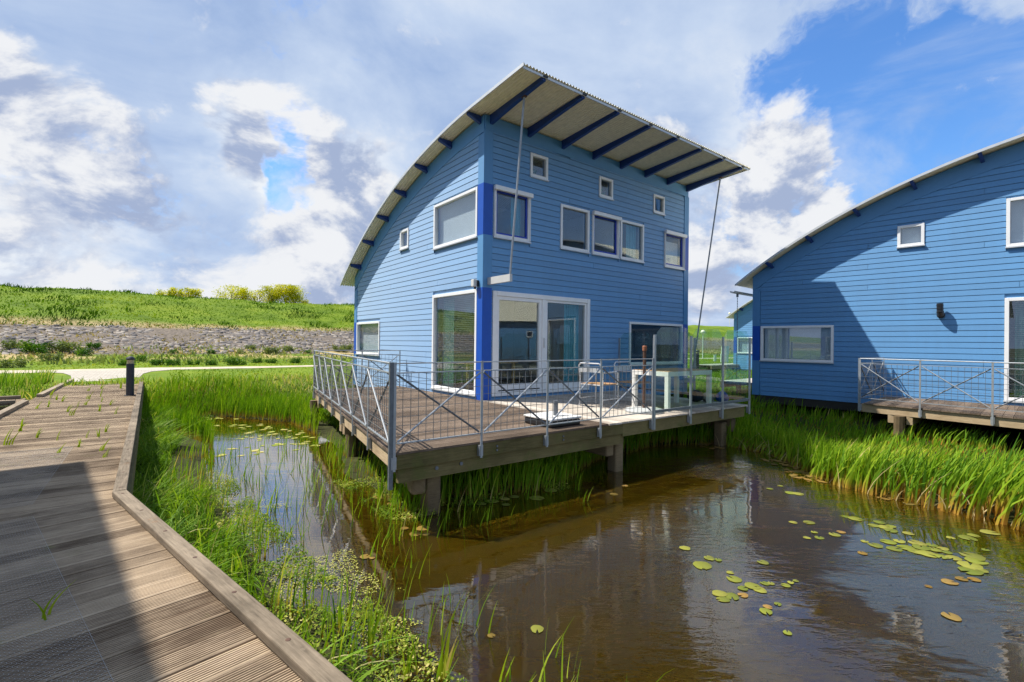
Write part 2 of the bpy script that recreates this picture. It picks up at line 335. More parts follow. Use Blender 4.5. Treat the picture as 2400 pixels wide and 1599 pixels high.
def sdist(poly, x, y):
    x = np.asarray(x, float); y = np.asarray(y, float); d = np.full(x.shape, 1e9); inside = np.zeros(x.shape, bool)
    for (ax, ay), (bx, by) in zip(poly, np.roll(poly, -1, 0)):
        dx, dy = bx - ax, by - ay; k = np.clip(((x - ax) * dx + (y - ay) * dy) / (dx * dx + dy * dy), 0, 1)
        d = np.minimum(d, np.hypot(x - ax - k * dx, y - ay - k * dy))
        c = ((ay > y) != (by > y)) & (x < (bx - ax) * (y - ay) / (by - ay + 1e-12) + ax); inside ^= c
    return np.where(inside, -d, d)
def sst(x, a, b):
    k = np.clip((np.asarray(x, float) - a) / (b - a), 0, 1); return k * k * (3 - 2 * k)
def ground_h(x, y):
    x = np.asarray(x, float); y = np.asarray(y, float)
    s = x * U[0] + y * U[1]; t = x * V_[0] + y * V_[1]
    d = np.minimum(sdist(POND, x, y), sdist(DITCH, x, y))
    marsh = np.where(d > 0, 0.03 + 0.022 * d, np.maximum(-0.75, d * 0.45))
    marsh = np.minimum(marsh, 0.20)
    far = sst(np.hypot(x, y), 28, 45) * 0.77
    h = np.maximum(marsh, np.maximum(np.where(d > 0.4, sst(t, 14.6, 17.6) * 0.77, -9), np.where(d > 2, far, -9)))
    prof = np.interp(t, [0, 34, 38.5, 48, 60.0, 63.5, 68, 84, 100], [0.77, .80, 1.06, 3.02, 6.30, 6.52, 6.3, 1.5, .7])
    h = np.where(t > 33, prof, h)
    wob = (vnoise(x, y, 3.1, 1) - .5) * .34 + (vnoise(x, y, 1.3, 2) - .5) * .18 + (vnoise(x, y, 9, 3) - .5) * .45
    h = h + wob * sst(t, 47, 51) * (1 - sst(t, 75, 90)) + (vnoise(x, y, 1.7, 5) - .5) * .05 * sst(t, 14, 17) * (1 - sst(t, 19, 21))
    return h
def grid_lines(fine, step, mid, mstep, far):
    a = np.concatenate([np.arange(fine[0], fine[1], step), np.arange(mid[0], fine[0], mstep), np.arange(fine[1], mid[1] + .01, mstep), -np.array(far), np.array(far)]); return np.unique(np.round(a, 3))
gs = grid_lines((-16, 22), .3, (-60, 150), 1.2, [180, 230, 320, 500, 900, 1800, 4000])
gt = np.unique(np.round(np.concatenate([np.arange(-14, 19, .25), np.arange(19, 66, .7), np.arange(66, 110, 3), -np.arange(15, 60, 3.), -np.array([80, 120, 200, 400, 900, 1800, 4000.]), np.array([130, 200, 400, 900, 1800, 4000.])]), 3))
SS, TT = np.meshgrid(gs, gt, indexing='ij'); GX = SS * U[0] + TT * V_[0]; GY = SS * U[1] + TT * V_[1]; GZ = ground_h(GX, GY)
ni, nj = SS.shape; idx = np.arange(ni * nj).reshape(ni, nj)
F = np.stack([idx[:-1, :-1], idx[1:, :-1], idx[1:, 1:], idx[:-1, 1:]], -1).reshape(-1, 4)
wl = sst(TT, 14.4, 17.5); stone = sst(TT, 37.5, 38.8) * (1 - sst(TT, 48.0, 49.2)); dry = sst(TT, 33.5, 36.5) * (1 - sst(TT, 39, 40.5)) * (vnoise(GX, GY, 2.2, 9) > .42) + sst(TT, 46.8, 48) * (1 - sst(TT, 48.6, 49.6)) * .8
C = np.stack([wl, stone, np.clip(dry, 0, 1)], -1).reshape(-1, 3)
m, t, b = new_mat('ground_earth_and_grass'); LK = t.links.new
a = node(t, 'ShaderNodeAttribute', attribute_name='tint'); s = node(t, 'ShaderNodeSeparateXYZ'); LK(a.outputs['Vector'], s.inputs[0])
tcn = node(t, 'ShaderNodeTexCoord'); n1 = noise(t, tcn.outputs['Object'], 0.35, 7, 0.62); n2 = noise(t, tcn.outputs['Object'], 5.0, 6, 0.7); n3 = noise(t, tcn.outputs['Object'], 1.4, 6, 0.65)
lawn = ramp(t, math_(t, 'ADD', math_(t, 'MULTIPLY', n1.outputs[0], .6), math_(t, 'MULTIPLY', n2.outputs[0], .4)), [(.36, (.06, .11, .006)), (.50, (.115, .18, .008)), (.64, (.19, .24, .016))])
marshc = ramp(t, n3.outputs[0], [(.35, (.020, .020, .008)), (.65, (.055, .06, .015))])
c = mixc(t, s.outputs[0], marshc, lawn)
c = mixc(t, s.outputs[1], c, ramp(t, n2.outputs[0], [(.35, (.07, .058, .05)), (.65, (.22, .18, .14))]))
c = mixc(t, s.outputs[2], c, ramp(t, n2.outputs[0], [(.35, (.22, .17, .07)), (.65, (.48, .37, .17))]))
LK(c, b.inputs['Base Color']); b.inputs['Roughness'].default_value = 0.9; b.inputs['Specular IOR Level'].default_value = 0.15
bp = node(t, 'ShaderNodeBump'); bp.inputs['Strength'].default_value = 0.6; bp.inputs['Distance'].default_value = 0.08; LK(n2.outputs[0], bp.inputs['Height']); LK(bp.outputs[0], b.inputs['Normal'])
tag(npmesh('ground', np.stack([GX, GY, GZ], -1).reshape(-1, 3), F, m, C, smooth=True), kind='structure')

# water: murky brown, clear mirror surface, light gusts
m, t, b = new_mat('pond_water'); LK = t.links.new
tcn = node(t, 'ShaderNodeTexCoord'); O = tcn.outputs['Object']
nb = noise(t, O, 0.8, 4, 0.5)
t.nodes.remove(b)
df = node(t, 'ShaderNodeBsdfPrincipled'); df.inputs['Specular IOR Level'].default_value = 0; df.inputs['Roughness'].default_value = 1; df.inputs['Subsurface Weight'].default_value = 1.0; df.inputs['Subsurface Radius'].default_value = (1.0, .7, .35); df.inputs['Subsurface Scale'].default_value = .30; LK(ramp(t, nb.outputs[0], [(.3, (.020, .0118, .0007)), (.7, (.029, .0170, .0010))]), df.inputs[0])
lw = node(t, 'ShaderNodeLayerWeight'); lw.inputs[0].default_value = .5; fac_ = math_(t, 'ADD', .028, math_(t, 'MULTIPLY', math_(t, 'POWER', lw.outputs['Facing'], 3.2), .97)); gl = node(t, 'ShaderNodeBsdfGlossy'); gl.inputs[0].default_value = (1, 1, 1, 1); gl.inputs[1].default_value = .008
mw = node(t, 'ShaderNodeMixShader'); LK(fac_, mw.inputs[0]); LK(df.outputs[0], mw.inputs[1]); LK(gl.outputs[0], mw.inputs[2]); LK(mw.outputs[0], t.nodes['Material Output'].inputs[0])
def mapped(scale, rot):
    mp = node(t, 'ShaderNodeMapping'); mp.inputs['Scale'].default_value = scale; mp.inputs['Rotation'].default_value = (0, 0, rot); LK(O, mp.inputs[0]); return mp.outputs[0]
w1 = noise(t, mapped((5, 16, 1), .35), 1.0, 3, 0.5, .6); w2 = noise(t, mapped((15, 36, 1), .25), 1.0, 2, 0.5, .5); w3 = noise(t, mapped((1.2, 3.2, 1), .3), 1.0, 2, .5)
gust = smooth(t, noise(t, mapped((.45, .8, 1), .6), 1.0, 4, 0.6).outputs[0], .42, .66)
sp_ = node(t, 'ShaderNodeSeparateXYZ'); LK(O, sp_.inputs[0])
right = smooth(t, sp_.outputs[0], .3, 3.4)
g2 = math_(t, 'MULTIPLY', gust, math_(t, 'ADD', .10, right))
hgt = math_(t, 'ADD', math_(t, 'MULTIPLY', w3.outputs[0], .16), math_(t, 'ADD', math_(t, 'MULTIPLY', w1.outputs[0], math_(t, 'ADD', .03, math_(t, 'MULTIPLY', g2, .5))), math_(t, 'MULTIPLY', math_(t, 'MULTIPLY', w2.outputs[0], g2), .16)))
bp = node(t, 'ShaderNodeBump'); bp.inputs['Strength'].default_value = 1.0; bp.inputs['Distance'].default_value = 0.018; LK(hgt, bp.inputs['Height']); LK(bp.outputs[0], gl.inputs['Normal']); LK(bp.outputs[0], lw.inputs['Normal'])
wx = [(-45, -45), (60, -45), (60, 21), (-45, 21)]
tag(npmesh('water', [(a_ * U[0] + c_ * V_[0], a_ * U[1] + c_ * V_[1], 0) for a_, c_ in wx], [(0, 1, 2, 3)], m), kind='structure')

# gravel path along the dike and the link up to the boardwalk
def strip(name, left, right, z, mt):
    V = [(*p, z) for p in left] + [(*p, z) for p in right]; n = len(left)
    return npmesh(name, V, [(i, n + i, n + i + 1, i + 1) for i in range(n - 1)], mt)
m, t, b = new_mat('pale_gravel'); tcn = node(t, 'ShaderNodeTexCoord'); n1 = noise(t, tcn.outputs['Object'], 3, 6, .7); n2 = noise(t, tcn.outputs['Object'], 40, 3, .6)
t.links.new(ramp(t, math_(t, 'ADD', math_(t, 'MULTIPLY', n1.outputs[0], .6), math_(t, 'MULTIPLY', n2.outputs[0], .4)), [(.35, (.30, .24, .17)), (.6, (.55, .47, .36))]), b.inputs['Base Color']); b.inputs['Roughness'].default_value = .95
def st(s_, t_): return (s_ * U[0] + t_ * V_[0], s_ * U[1] + t_ * V_[1])
ss_ = np.concatenate([np.arange(-60, 12, .8), np.arange(12, 150, 3)])
def pw(s_): return 24.1 + .18 * math.sin(s_ * .9) + .12 * math.sin(s_ * 2.3) + (.35 if s_ > 4 else 0), 26.0 + .16 * math.sin(s_ * 1.1 + 1) + .10 * math.sin(s_ * 2.9) - (.45 if s_ > 4 else 0)
tag(strip('path', [st(q, pw(q)[0]) for q in ss_], [st(q, pw(q)[1]) for q in ss_], .778, m), kind='structure')
m, t, b = new_mat('grey_brick_paving'); tcn = node(t, 'ShaderNodeTexCoord'); bk = node(t, 'ShaderNodeTexBrick'); mp = node(t, 'ShaderNodeMapping'); mp.inputs['Rotation'].default_value = (0, 0, -.64); t.links.new(tcn.outputs['Object'], mp.inputs[0]); t.links.new(mp.outputs[0], bk.inputs[0])
bk.inputs['Color1'].default_value = (.44, .40, .34, 1); bk.inputs['Color2'].default_value = (.34, .30, .25, 1); bk.inputs['Mortar'].default_value = (.22, .20, .15, 1); bk.inputs['Scale'].default_value = 1.0; bk.inputs['Brick Width'].default_value = .21; bk.inputs['Row Height'].default_value = .105; bk.inputs['Mortar Size'].default_value = .008
t.links.new(bk.outputs[0], b.inputs['Base Color']); b.inputs['Roughness'].default_value = .9
B0 = np.array((-3.12, 3.83)); AD = np.array((.758, -.653)); NN = np.array((.653, .758)); CD = np.array((-.596, .803)); NF = np.array((.803, .596))
nF0 = B0 @ NF; nN0 = B0 @ NN
def far_pt(b_, n_): q = B0 + CD * b_ + NF * n_; return (q[0], q[1])     # n_ = 0 on the right kerb, negative to the left
tag(strip('paving', [far_pt(13.55, -1.62), far_pt(15.0, -1.68), far_pt(16.6, -1.85), far_pt(18.2, -2.2), far_pt(19.6, -3.2)], [far_pt(13.55, -.02), far_pt(15.0, -.02), far_pt(16.8, .05), far_pt(18.2, .3), far_pt(19.6, 1.3)], .783, m), kind='structure')

# stone revetment of the dike: basalt blocks pitched on the slope (far too many to count)
def stones():
    V = []; Fc = []; T = []
    n = 0
    for row in range(33):
        t0 = 38.6 + row * .287; s0 = -34.0 + rng.uniform(0, .4)
        while s0 < 62:
            w = rng.uniform(.20, .50)
            cx_, cy_ = st(s0 + w / 2, t0 + rng.uniform(-.1, .1))
            keep = vnoise(cx_, cy_, 2.4, 21) * .7 + vnoise(cx_, cy_, 7, 23) * .45 > (.38 if 4 < row < 29 else .56)
            if keep:
                hz = float(ground_h(cx_, cy_)); hh = rng.uniform(-.05, .08); j = lambda k: rng.uniform(-k, k)
                p = []
                for zz_, sh in ((-.14, 1.0), (hh, .80)):
                    for (qa, qb) in ((-1, -1), (1, -1), (1, 1), (-1, 1)):
                        q = st(s0 + w / 2 + qa * w / 2 * sh * .97 + j(.05), t0 + qb * .150 * sh + j(.045)); p.append((q[0], q[1], hz + qb * .15 * .206 + zz_ + j(.04)))
                V += p; Fc += [tuple(i + n for i in f) for f in ((4, 5, 6, 7), (0, 1, 5, 4), (1, 2, 6, 5), (2, 3, 7, 6), (3, 0, 4, 7))]; n += 8
                T += [(rng.random(), 0, 0)] * 8
            s0 += w + rng.uniform(.01, .06)
    return V, Fc, T
m, t, b = new_mat('basalt_blocks'); a = node(t, 'ShaderNodeAttribute', attribute_name='tint'); s = node(t, 'ShaderNodeSeparateXYZ'); t.links.new(a.outputs['Vector'], s.inputs[0]); tcn = node(t, 'ShaderNodeTexCoord'); n1 = noise(t, tcn.outputs['Object'], 4, 6, .7)
t.links.new(ramp(t, math_(t, 'ADD', math_(t, 'MULTIPLY', s.outputs[0], .55), math_(t, 'MULTIPLY', n1.outputs[0], .5)), [(.2, (.060, .054, .054)), (.6, (.165, .145, .135)), (.9, (.34, .295, .235))]), b.inputs['Base Color']); b.inputs['Roughness'].default_value = .9
V, Fc, T = stones()
tag(npmesh('revetment_stone', V, Fc, m, T), 'rough grey basalt blocks pitched on the lower slope of the dike', 'stones', kind='stuff')

# boardwalk
PROF = [(0, -.028), (0, -.004)]
for i in range(9):
    w0 = .003 + i * .0142; PROF += [(w0, 0), (w0 + .0074, 0), (w0 + .0086, -.010), (w0 + .0130, -.010)]
PROF = PROF[:-2] + [(.1310, -.004), (.1310, -.028)]
def plank(mb, org, wd, ld, z, e0, e1, tint, prof=PROF):
    """org: point at w = 0, wd: across, ld: along (2-D unit vectors); e0/e1: functions of w giving the ends"""
    n = len(prof); vs = []; pc = []
    for e in (e0, e1):
        for (w, dz) in prof:
            l = e(w); vs.append((org[0] + wd[0] * w + ld[0] * l, org[1] + wd[1] * w + ld[1] * l, z + dz)); pc.append((l, w, tint))
    mb.add(vs, [(i, i + 1, n + i + 1, n + i) for i in range(n - 1)] + [tuple(range(n - 1, -1, -1)), tuple(range(n, 2 * n))], tint, pc)
bw = thing('boardwalk', 'grey timber boardwalk running from the foreground to the gravel path', 'boardwalk'); bw['kind'] = 'structure'
ZW = Z(-1.25); mb = MB(); PT = .1432
for k in range(-2, 46):
    a0 = k * PT
    org = B0 + AD * a0
    plank(mb, org, AD, NN, ZW + rng.uniform(-.004, .004), lambda w: -1.62, lambda w, a0=a0: min(.07, 9.04 * (a0 + w)), rng.random())
for k in range(-2, 95):
    b0_ = k * PT
    org = B0 + CD * b0_
    plank(mb, org, CD, NF, ZW + rng.uniform(-.004, .004), lambda w: -1.68, lambda w, b0_=b0_: max(-1.67, min(.07, 9.04 * (b0_ + w))), rng.random())
mb.build('decking', MT['walk'], bw)
def kerb(p, q, wdt=.088, h=.045, z0=0.0, bolts=True):
    p = np.array(p); q = np.array(q); m_ = MB(); m_.bar((*p, ZW + z0 + h / 2 + .004), (*q, ZW + z0 + h / 2 + .004), wdt, h, tint=rng.random())
    o = m_.build('kerb', MT['kerb'], bw)
    bv = o.modifiers.new('bevel', 'BEVEL'); bv.width = .006; bv.segments = 2
    if bolts:
        L_ = np.linalg.norm(q - p); d = (q - p) / L_
        for x in np.arange(.12, L_ - .05, .56):
            if x > 5: break
            c_ = p + d * x; k_ = MB(); k_.lathe((c_[0], c_[1], ZW + z0 + h + .004), [(.011, -.002), (.011, .0012), (.007, .0022)], 12); k_.build('bolt_head', MT['rust'], o)
def near_pt(a_, n_): q = B0 + AD * a_ + NN * n_; return (q[0], q[1])
kerb(near_pt(-.008, .044), near_pt(6.4, .044)); kerb(far_pt(-.008, .044), far_pt(7.0, .046)); kerb(far_pt(7.01, .046), far_pt(13.9, .044), bolts=False)
kerb(far_pt(-.3, -1.66), far_pt(8.0, -1.66), .10, .06, bolts=False); kerb(far_pt(9.18, -1.62), far_pt(14.1, -1.58), .10, .06, bolts=False); kerb(near_pt(-.1, -1.6), near_pt(6.4, -1.6), bolts=False)
e_ = MB(); e_.bar((*far_pt(-.05, .085), ZW - .13), (*far_pt(13.6, .085), ZW - .13), .05, .19, tint=.2); e_.build('edge_beam', MT['beam'], bw)
e_ = MB(); e_.bar((*near_pt(-.1, .045), ZW - .13), (*near_pt(6.4, .045), ZW - .13), .05, .19, tint=.2); e_.build('edge_beam', MT['beam'], bw)
e_ = MB(); e_.bar((*far_pt(0, -1.66), ZW - .13), (*far_pt(13.6, -1.62), ZW - .13), .06, .19, tint=.2); e_.build('edge_beam', MT['beam'], bw)
for b_ in (1.5, 4.5, 7.5, 10.5):
    for n_ in (-.12, -1.5):
        e_ = MB(); x_, y_ = far_pt(b_, n_); e_.tube((x_, y_, -.6), (x_, y_, ZW - .1), .09, 8); e_.build('pile', MT['pile'], bw)
# side walk branching off to the left
SD = np.array((-.755, -.656)); SW = np.array((-.656, .755)); S0 = np.array(far_pt(8.02, -1.68)); mb = MB()
for k in range(0, 40):
    plank(mb, S0 + SD * (.05 + k * PT), SD, SW, ZW - .002, lambda w: .0, lambda w: 1.1, rng.random())
mb.build('decking', MT['walk'], bw)
kerb(S0 + SW * .06 + SD * .12, S0 + SW * .06 + SD * 5.8, .10, .06, bolts=False); kerb(S0 + SW * 1.04 + SD * .12, S0 + SW * 1.04 + SD * 5.8, .10, .06, bolts=False)
e_ = MB(); e_.bar((*(S0 - SW * .02 + SD * .0), ZW - .13), (*(S0 - SW * .02 + SD * 5.8), ZW - .13), .05, .19); e_.build('edge_beam', MT['beam'], bw)
# anti-slip chicken wire stapled over the boards (hexagons of real wire)
def wire_strip(org, ad, nd, a0, a1, n0, n1):
    hw, hh = .0125, .011; q = []
    segs = []
    ia = 0; a_ = a0
    while a_ < a1:
        cn = np.arange(n0 + (hw if ia % 2 else 0), n1, 2 * hw)
        for c_ in cn:
            segs += [((a_, c_), (a_ + hh * .55, c_ + hw)), ((a_, c_), (a_ + hh * .55, c_ - hw)), ((a_ - hh * .9, c_), (a_, c_))]
        a_ += hh * 1.45; ia += 1
    for n_ in (n0, n1): segs.append(((a0, n_), (a1, n_)))
    S_ = np.array(segs); p, r_ = S_[:, 0], S_[:, 1]; d = r_ - p; d /= np.linalg.norm(d, axis=1)[:, None]; pr = np.stack([-d[:, 1], d[:, 0]], 1) * .0006
    q = np.stack([p - pr, p + pr, r_ + pr, r_ - pr], 1).reshape(-1, 2)
    W = org + q[:, :1] * ad + q[:, 1:] * nd
    V = np.concatenate([W, np.full((len(W), 1), ZW + .005)], 1)
    return V, np.arange(len(V)).reshape(-1, 4)
V1, F1 = wire_strip(B0, AD, NN, .12, 4.0, -1.30, -.455); V2, F2 = wire_strip(B0, CD, NF, .12, 2.6, -1.30, -.47)
npmesh('wire_mesh', np.concatenate([V1, V2]), np.concatenate([F1, F2 + len(V1)]), MT['wirelight'], parent=bw)

# ------------------------------------------------------------------ the house type (curved roof, blue boards)
HW, HD = 7.40, 7.41                          # width of the front, depth of the gable
BASE, FLOOR = Z(-1.43), Z(-1.20)
def roof_e(y):                               # underside of the roof (height over the eye) along the gable
    c = -9.65 + math.sqrt(max(0.0, 14.407 ** 2 - (max(y, 0) + .91) ** 2)) + .03 * max(0.0, 1 - max(y, 0) / 2.0)
    return c + (-y * .065 if y < 0 else 0)
def RZ(y): return Z(roof_e(y))
WIN_G = {'g_up': (.203, 2.106, 2.243, 3.298), 'g_small': (3.483, 4.0, 2.495, 3.016), 'g_low': (.182, 2.121, -1.109, 1.129), 'g_ll': (5.344, 7.205, -.403, .60)}
WIN_F = {'door': (.234, 3.181, -1.137, 1.098), 'f_ur': (6.221, 7.213, 2.24, 3.255), 's3': (5.699, 6.208, 3.70, 4.208), 't3': (4.309, 5.282, 2.24, 3.27), 'f_ul': (.237, 1.233, 2.245, 3.305), 't1': (2.165, 3.134, 2.246, 3.285),
         't2': (3.24, 4.243, 2.245, 3.285), 's1': (1.225, 1.746, 3.735, 4.26), 's2': (3.477, 3.991, 3.716, 4.227), 'f_lr': (4.71, 7.166, -.547, .603)}
WIN_B = {'b1': (1.2, 1.72, .5, 1.02), 'b2': (4.6, 5.12, .5, 1.02), 'b3': (5.6, 6.12, .5, 1.02)}
def MG(a, o, z): return (-o, a, z)           # gable: a along the depth, o outward
def MF(a, o, z): return (a, -o, z)           # front
def MBk(a, o, z): return (a, HD + o, z)      # back
def MR(a, o, z): return (HW + o, a, z)       # far side
def siding(root, name, mp, a0, a1, wins, top, base=BASE):
    mb = MB(); pitch = .1327; rects = [(r[0], r[1], Z(r[2]), Z(r[3])) for r in wins.values()]
    z = base; row = 0
    while z < Z(4.62):
        zt = z + pitch - .012
        def lim(zz):                          # the along-range that lies under the roof at height zz
            lo, hi = a0, a1
            if top:
                ys = np.linspace(a0, a1, 400); ok = [y for y in ys if top(y) >= zz]
                if not ok: return None
                hi = max(ok)
            return lo, hi
        l0, l1 = lim(z), lim(zt)
        if l0 is None: break
        if l1 is None: l1 = (l0[0], l0[0] + .05)
        cuts = sorted([(max(r[0] - .005, a0), r[1] + .005) for r in rects if r[2] < zt - .02 and r[3] > z + .02])
        segs = []; cur = a0
        for c0, c1 in cuts:
            if c0 > cur + .01: segs.append((cur, c0))
            cur = max(cur, c1)
        segs.append((cur, 99))
        if rng.random() < .45:                # butt joint between two lengths of board
            jx = rng.choice([1.9, 2.45, 3.3, 4.6, 5.15, 6.1]); new = []
            for q0, q1 in segs:
                if q0 + .3 < jx < min(q1, l0[1]) - .3: new += [(q0, jx - .003), (jx + .003, q1)]
                else: new.append((q0, q1))
            segs = new
        for s0, s1 in segs:
            b0, b1 = min(s1, l0[1]), min(s1, l1[1])
            if b0 - s0 < .02: continue
            b1 = max(b1, s0 + .01)
            jo = []
            p = [mp(s0, 0, z), mp(b0, 0, z), mp(b0, .018, z), mp(s0, .018, z), mp(s0, 0, zt), mp(b1, 0, zt), mp(b1, .012, zt), mp(s0, .012, zt)]
            mb.hexa(p, rng.random())
        z += pitch; row += 1
    return mb.build(name, MT['siding'], root)
def backing(root, name, mp, a0, a1, wins, top, o0, o1, mt, base=BASE):
    """solid wall sheet with true openings, o0..o1 deep"""
    rects = [(r[0] + .03, r[1] - .03, Z(r[2]) + .03, Z(r[3]) - .03) for r in wins.values()]
    xs = sorted(set([a0, a1] + [v for r in rects for v in r[:2]] + list(np.linspace(a0, a1, 25 if top else 3)))); zs = sorted(set([base, Z(1.6)] + [v for r in rects for v in r[2:]]))
    mb = MB()
    for x0, x1 in zip(xs, xs[1:]):
        if x1 - x0 < 1e-4: continue
        xm = (x0 + x1) / 2; t0 = top(x0) if top else RZ(0) - .01; t1 = top(x1) if top else RZ(0) - .01
        if mp is MBk: t0 = t1 = RZ(HD) - .01
        zl = [q for q in zs if q < min(t0, t1)] + [None]
        for za, zb_ in zip(zl, zl[1:]):
            zb0, zb1 = (t0, t1) if zb_ is None else (zb_, zb_)
            zm = (za + (zb0 + zb1) / 2) / 2
            if any(r[0] < xm < r[1] and r[2] < zm < r[3] for r in rects): continue
            mb.hexa([mp(x0, o1, za), mp(x1, o1, za), mp(x1, o0, za), mp(x0, o0, za), mp(x0, o1, zb0), mp(x1, o1, zb1), mp(x1, o0, zb1), mp(x0, o0, zb0)])
    return mb.build(name, mt, root)
def ring(mb, mp, r, w, o0, o1, wb=None):
    x0, x1, z0, z1 = r; wb = wb or w
    for (a, b_, c, d) in ((x0, x0 + w, z0, z1), (x1 - w, x1, z0, z1), (x0 + w, x1 - w, z1 - w, z1), (x0 + w, x1 - w, z0, z0 + wb)):
        p = [mp(a, o0, c), mp(b_, o0, c), mp(b_, o1, c), mp(a, o1, c), mp(a, o0, d), mp(b_, o0, d), mp(b_, o1, d), mp(a, o1, d)]; mb.hexa(p)
def rect_box(mb, mp, a0, a1, o0, o1, z0, z1, tint=.5):
    mb.hexa([mp(a0, o0, z0), mp(a1, o0, z0), mp(a1, o1, z0), mp(a0, o1, z0), mp(a0, o0, z1), mp(a1, o0, z1), mp(a1, o1, z1), mp(a0, o1, z1)], tint)
def curtain(par, mp, a0, a1, z0, z1, o, mt):
    n = 30; V = []; 
    for i in range(n + 1):
        a = a0 + (a1 - a0) * i / n; oo = o + .035 * math.sin(i * 1.35) + .012 * math.sin(i * 2.9 + 1)
        V += [mp(a, oo * 1.0, z0), mp(a + .01 * math.sin(i), oo, z1)]
    m_ = MB(); m_.add(V, [(2 * i, 2 * i + 2, 2 * i + 3, 2 * i + 1) for i in range(n)]); return m_.build('curtain', mt, par, True)
def venetian(par, mp, a0, a1, z0, z1, o, step=.035, tilt=.6):
    if tilt > .85:
        m_ = MB(); z = z0
        while z < z1:
            m_.add([mp(a0, o, z), mp(a1, o, z), mp(a1, o - .006, z + step * 1.05), mp(a0, o - .006, z + step * 1.05)], [(0, 1, 2, 3)]); z += step
        return m_.build('blind', MT['blind'], par)
    m_ = MB(); z = z0
    while z < z1:
        dz = .013 * tilt; do = .011
        m_.add([mp(a0, o - do, z - dz), mp(a1, o - do, z - dz), mp(a1, o + do, z + dz), mp(a0, o + do, z + dz)], [(0, 1, 2, 3)]); z += step
    return m_.build('blind', MT['blind'], par)
def window(root, mp, r, fw_=.062, sash=False, shutter=False, name='window'):
    x0, x1, z0, z1 = r[0], r[1], Z(r[2]), Z(r[3])
    m_ = MB(); ring(m_, mp, (x0, x1, z0, z1), fw_, -.055, .038)
    w = m_.build(name, MT['white'], root)
    bv = w.modifiers.new('bevel', 'BEVEL'); bv.width = .004; bv.segments = 1
    i0 = fw_
    if sash:
        m_ = MB(); ring(m_, mp, (x0 + fw_ + .003, x1 - fw_ - .003, z0 + fw_ + .003, z1 - fw_ - .003), .042, -.04, .0); m_.build('sash', MT['sash'], w); i0 = fw_ + .045
    m_ = MB(); rect_box(m_, mp, x0 + i0, x1 - i0, -.024, -.018, z0 + i0, z1 - i0); m_.build('pane', MT['glass'], w)
    m_ = MB(); rect_box(m_, mp, x0 - .012, x1 + .012, -.01, .062, z0 - .028, z0 - .001); m_.build('sill', MT['alu'], w)
    if shutter:
        m_ = MB(); rect_box(m_, mp, x0 - .02, x1 + .02, .039, .115, z1 - .085, z1 + .012); rect_box(m_, mp, x0 + .006, x0 + .032, .039, .062, z0 + .01, z1 - .09); rect_box(m_, mp, x1 - .032, x1 - .006, .039, .062, z0 + .01, z1 - .09)
        s_ = m_.build('shutter_box', MT['white'], w); bv = s_.modifiers.new('bevel', 'BEVEL'); bv.width = .012; bv.segments = 2
    return w
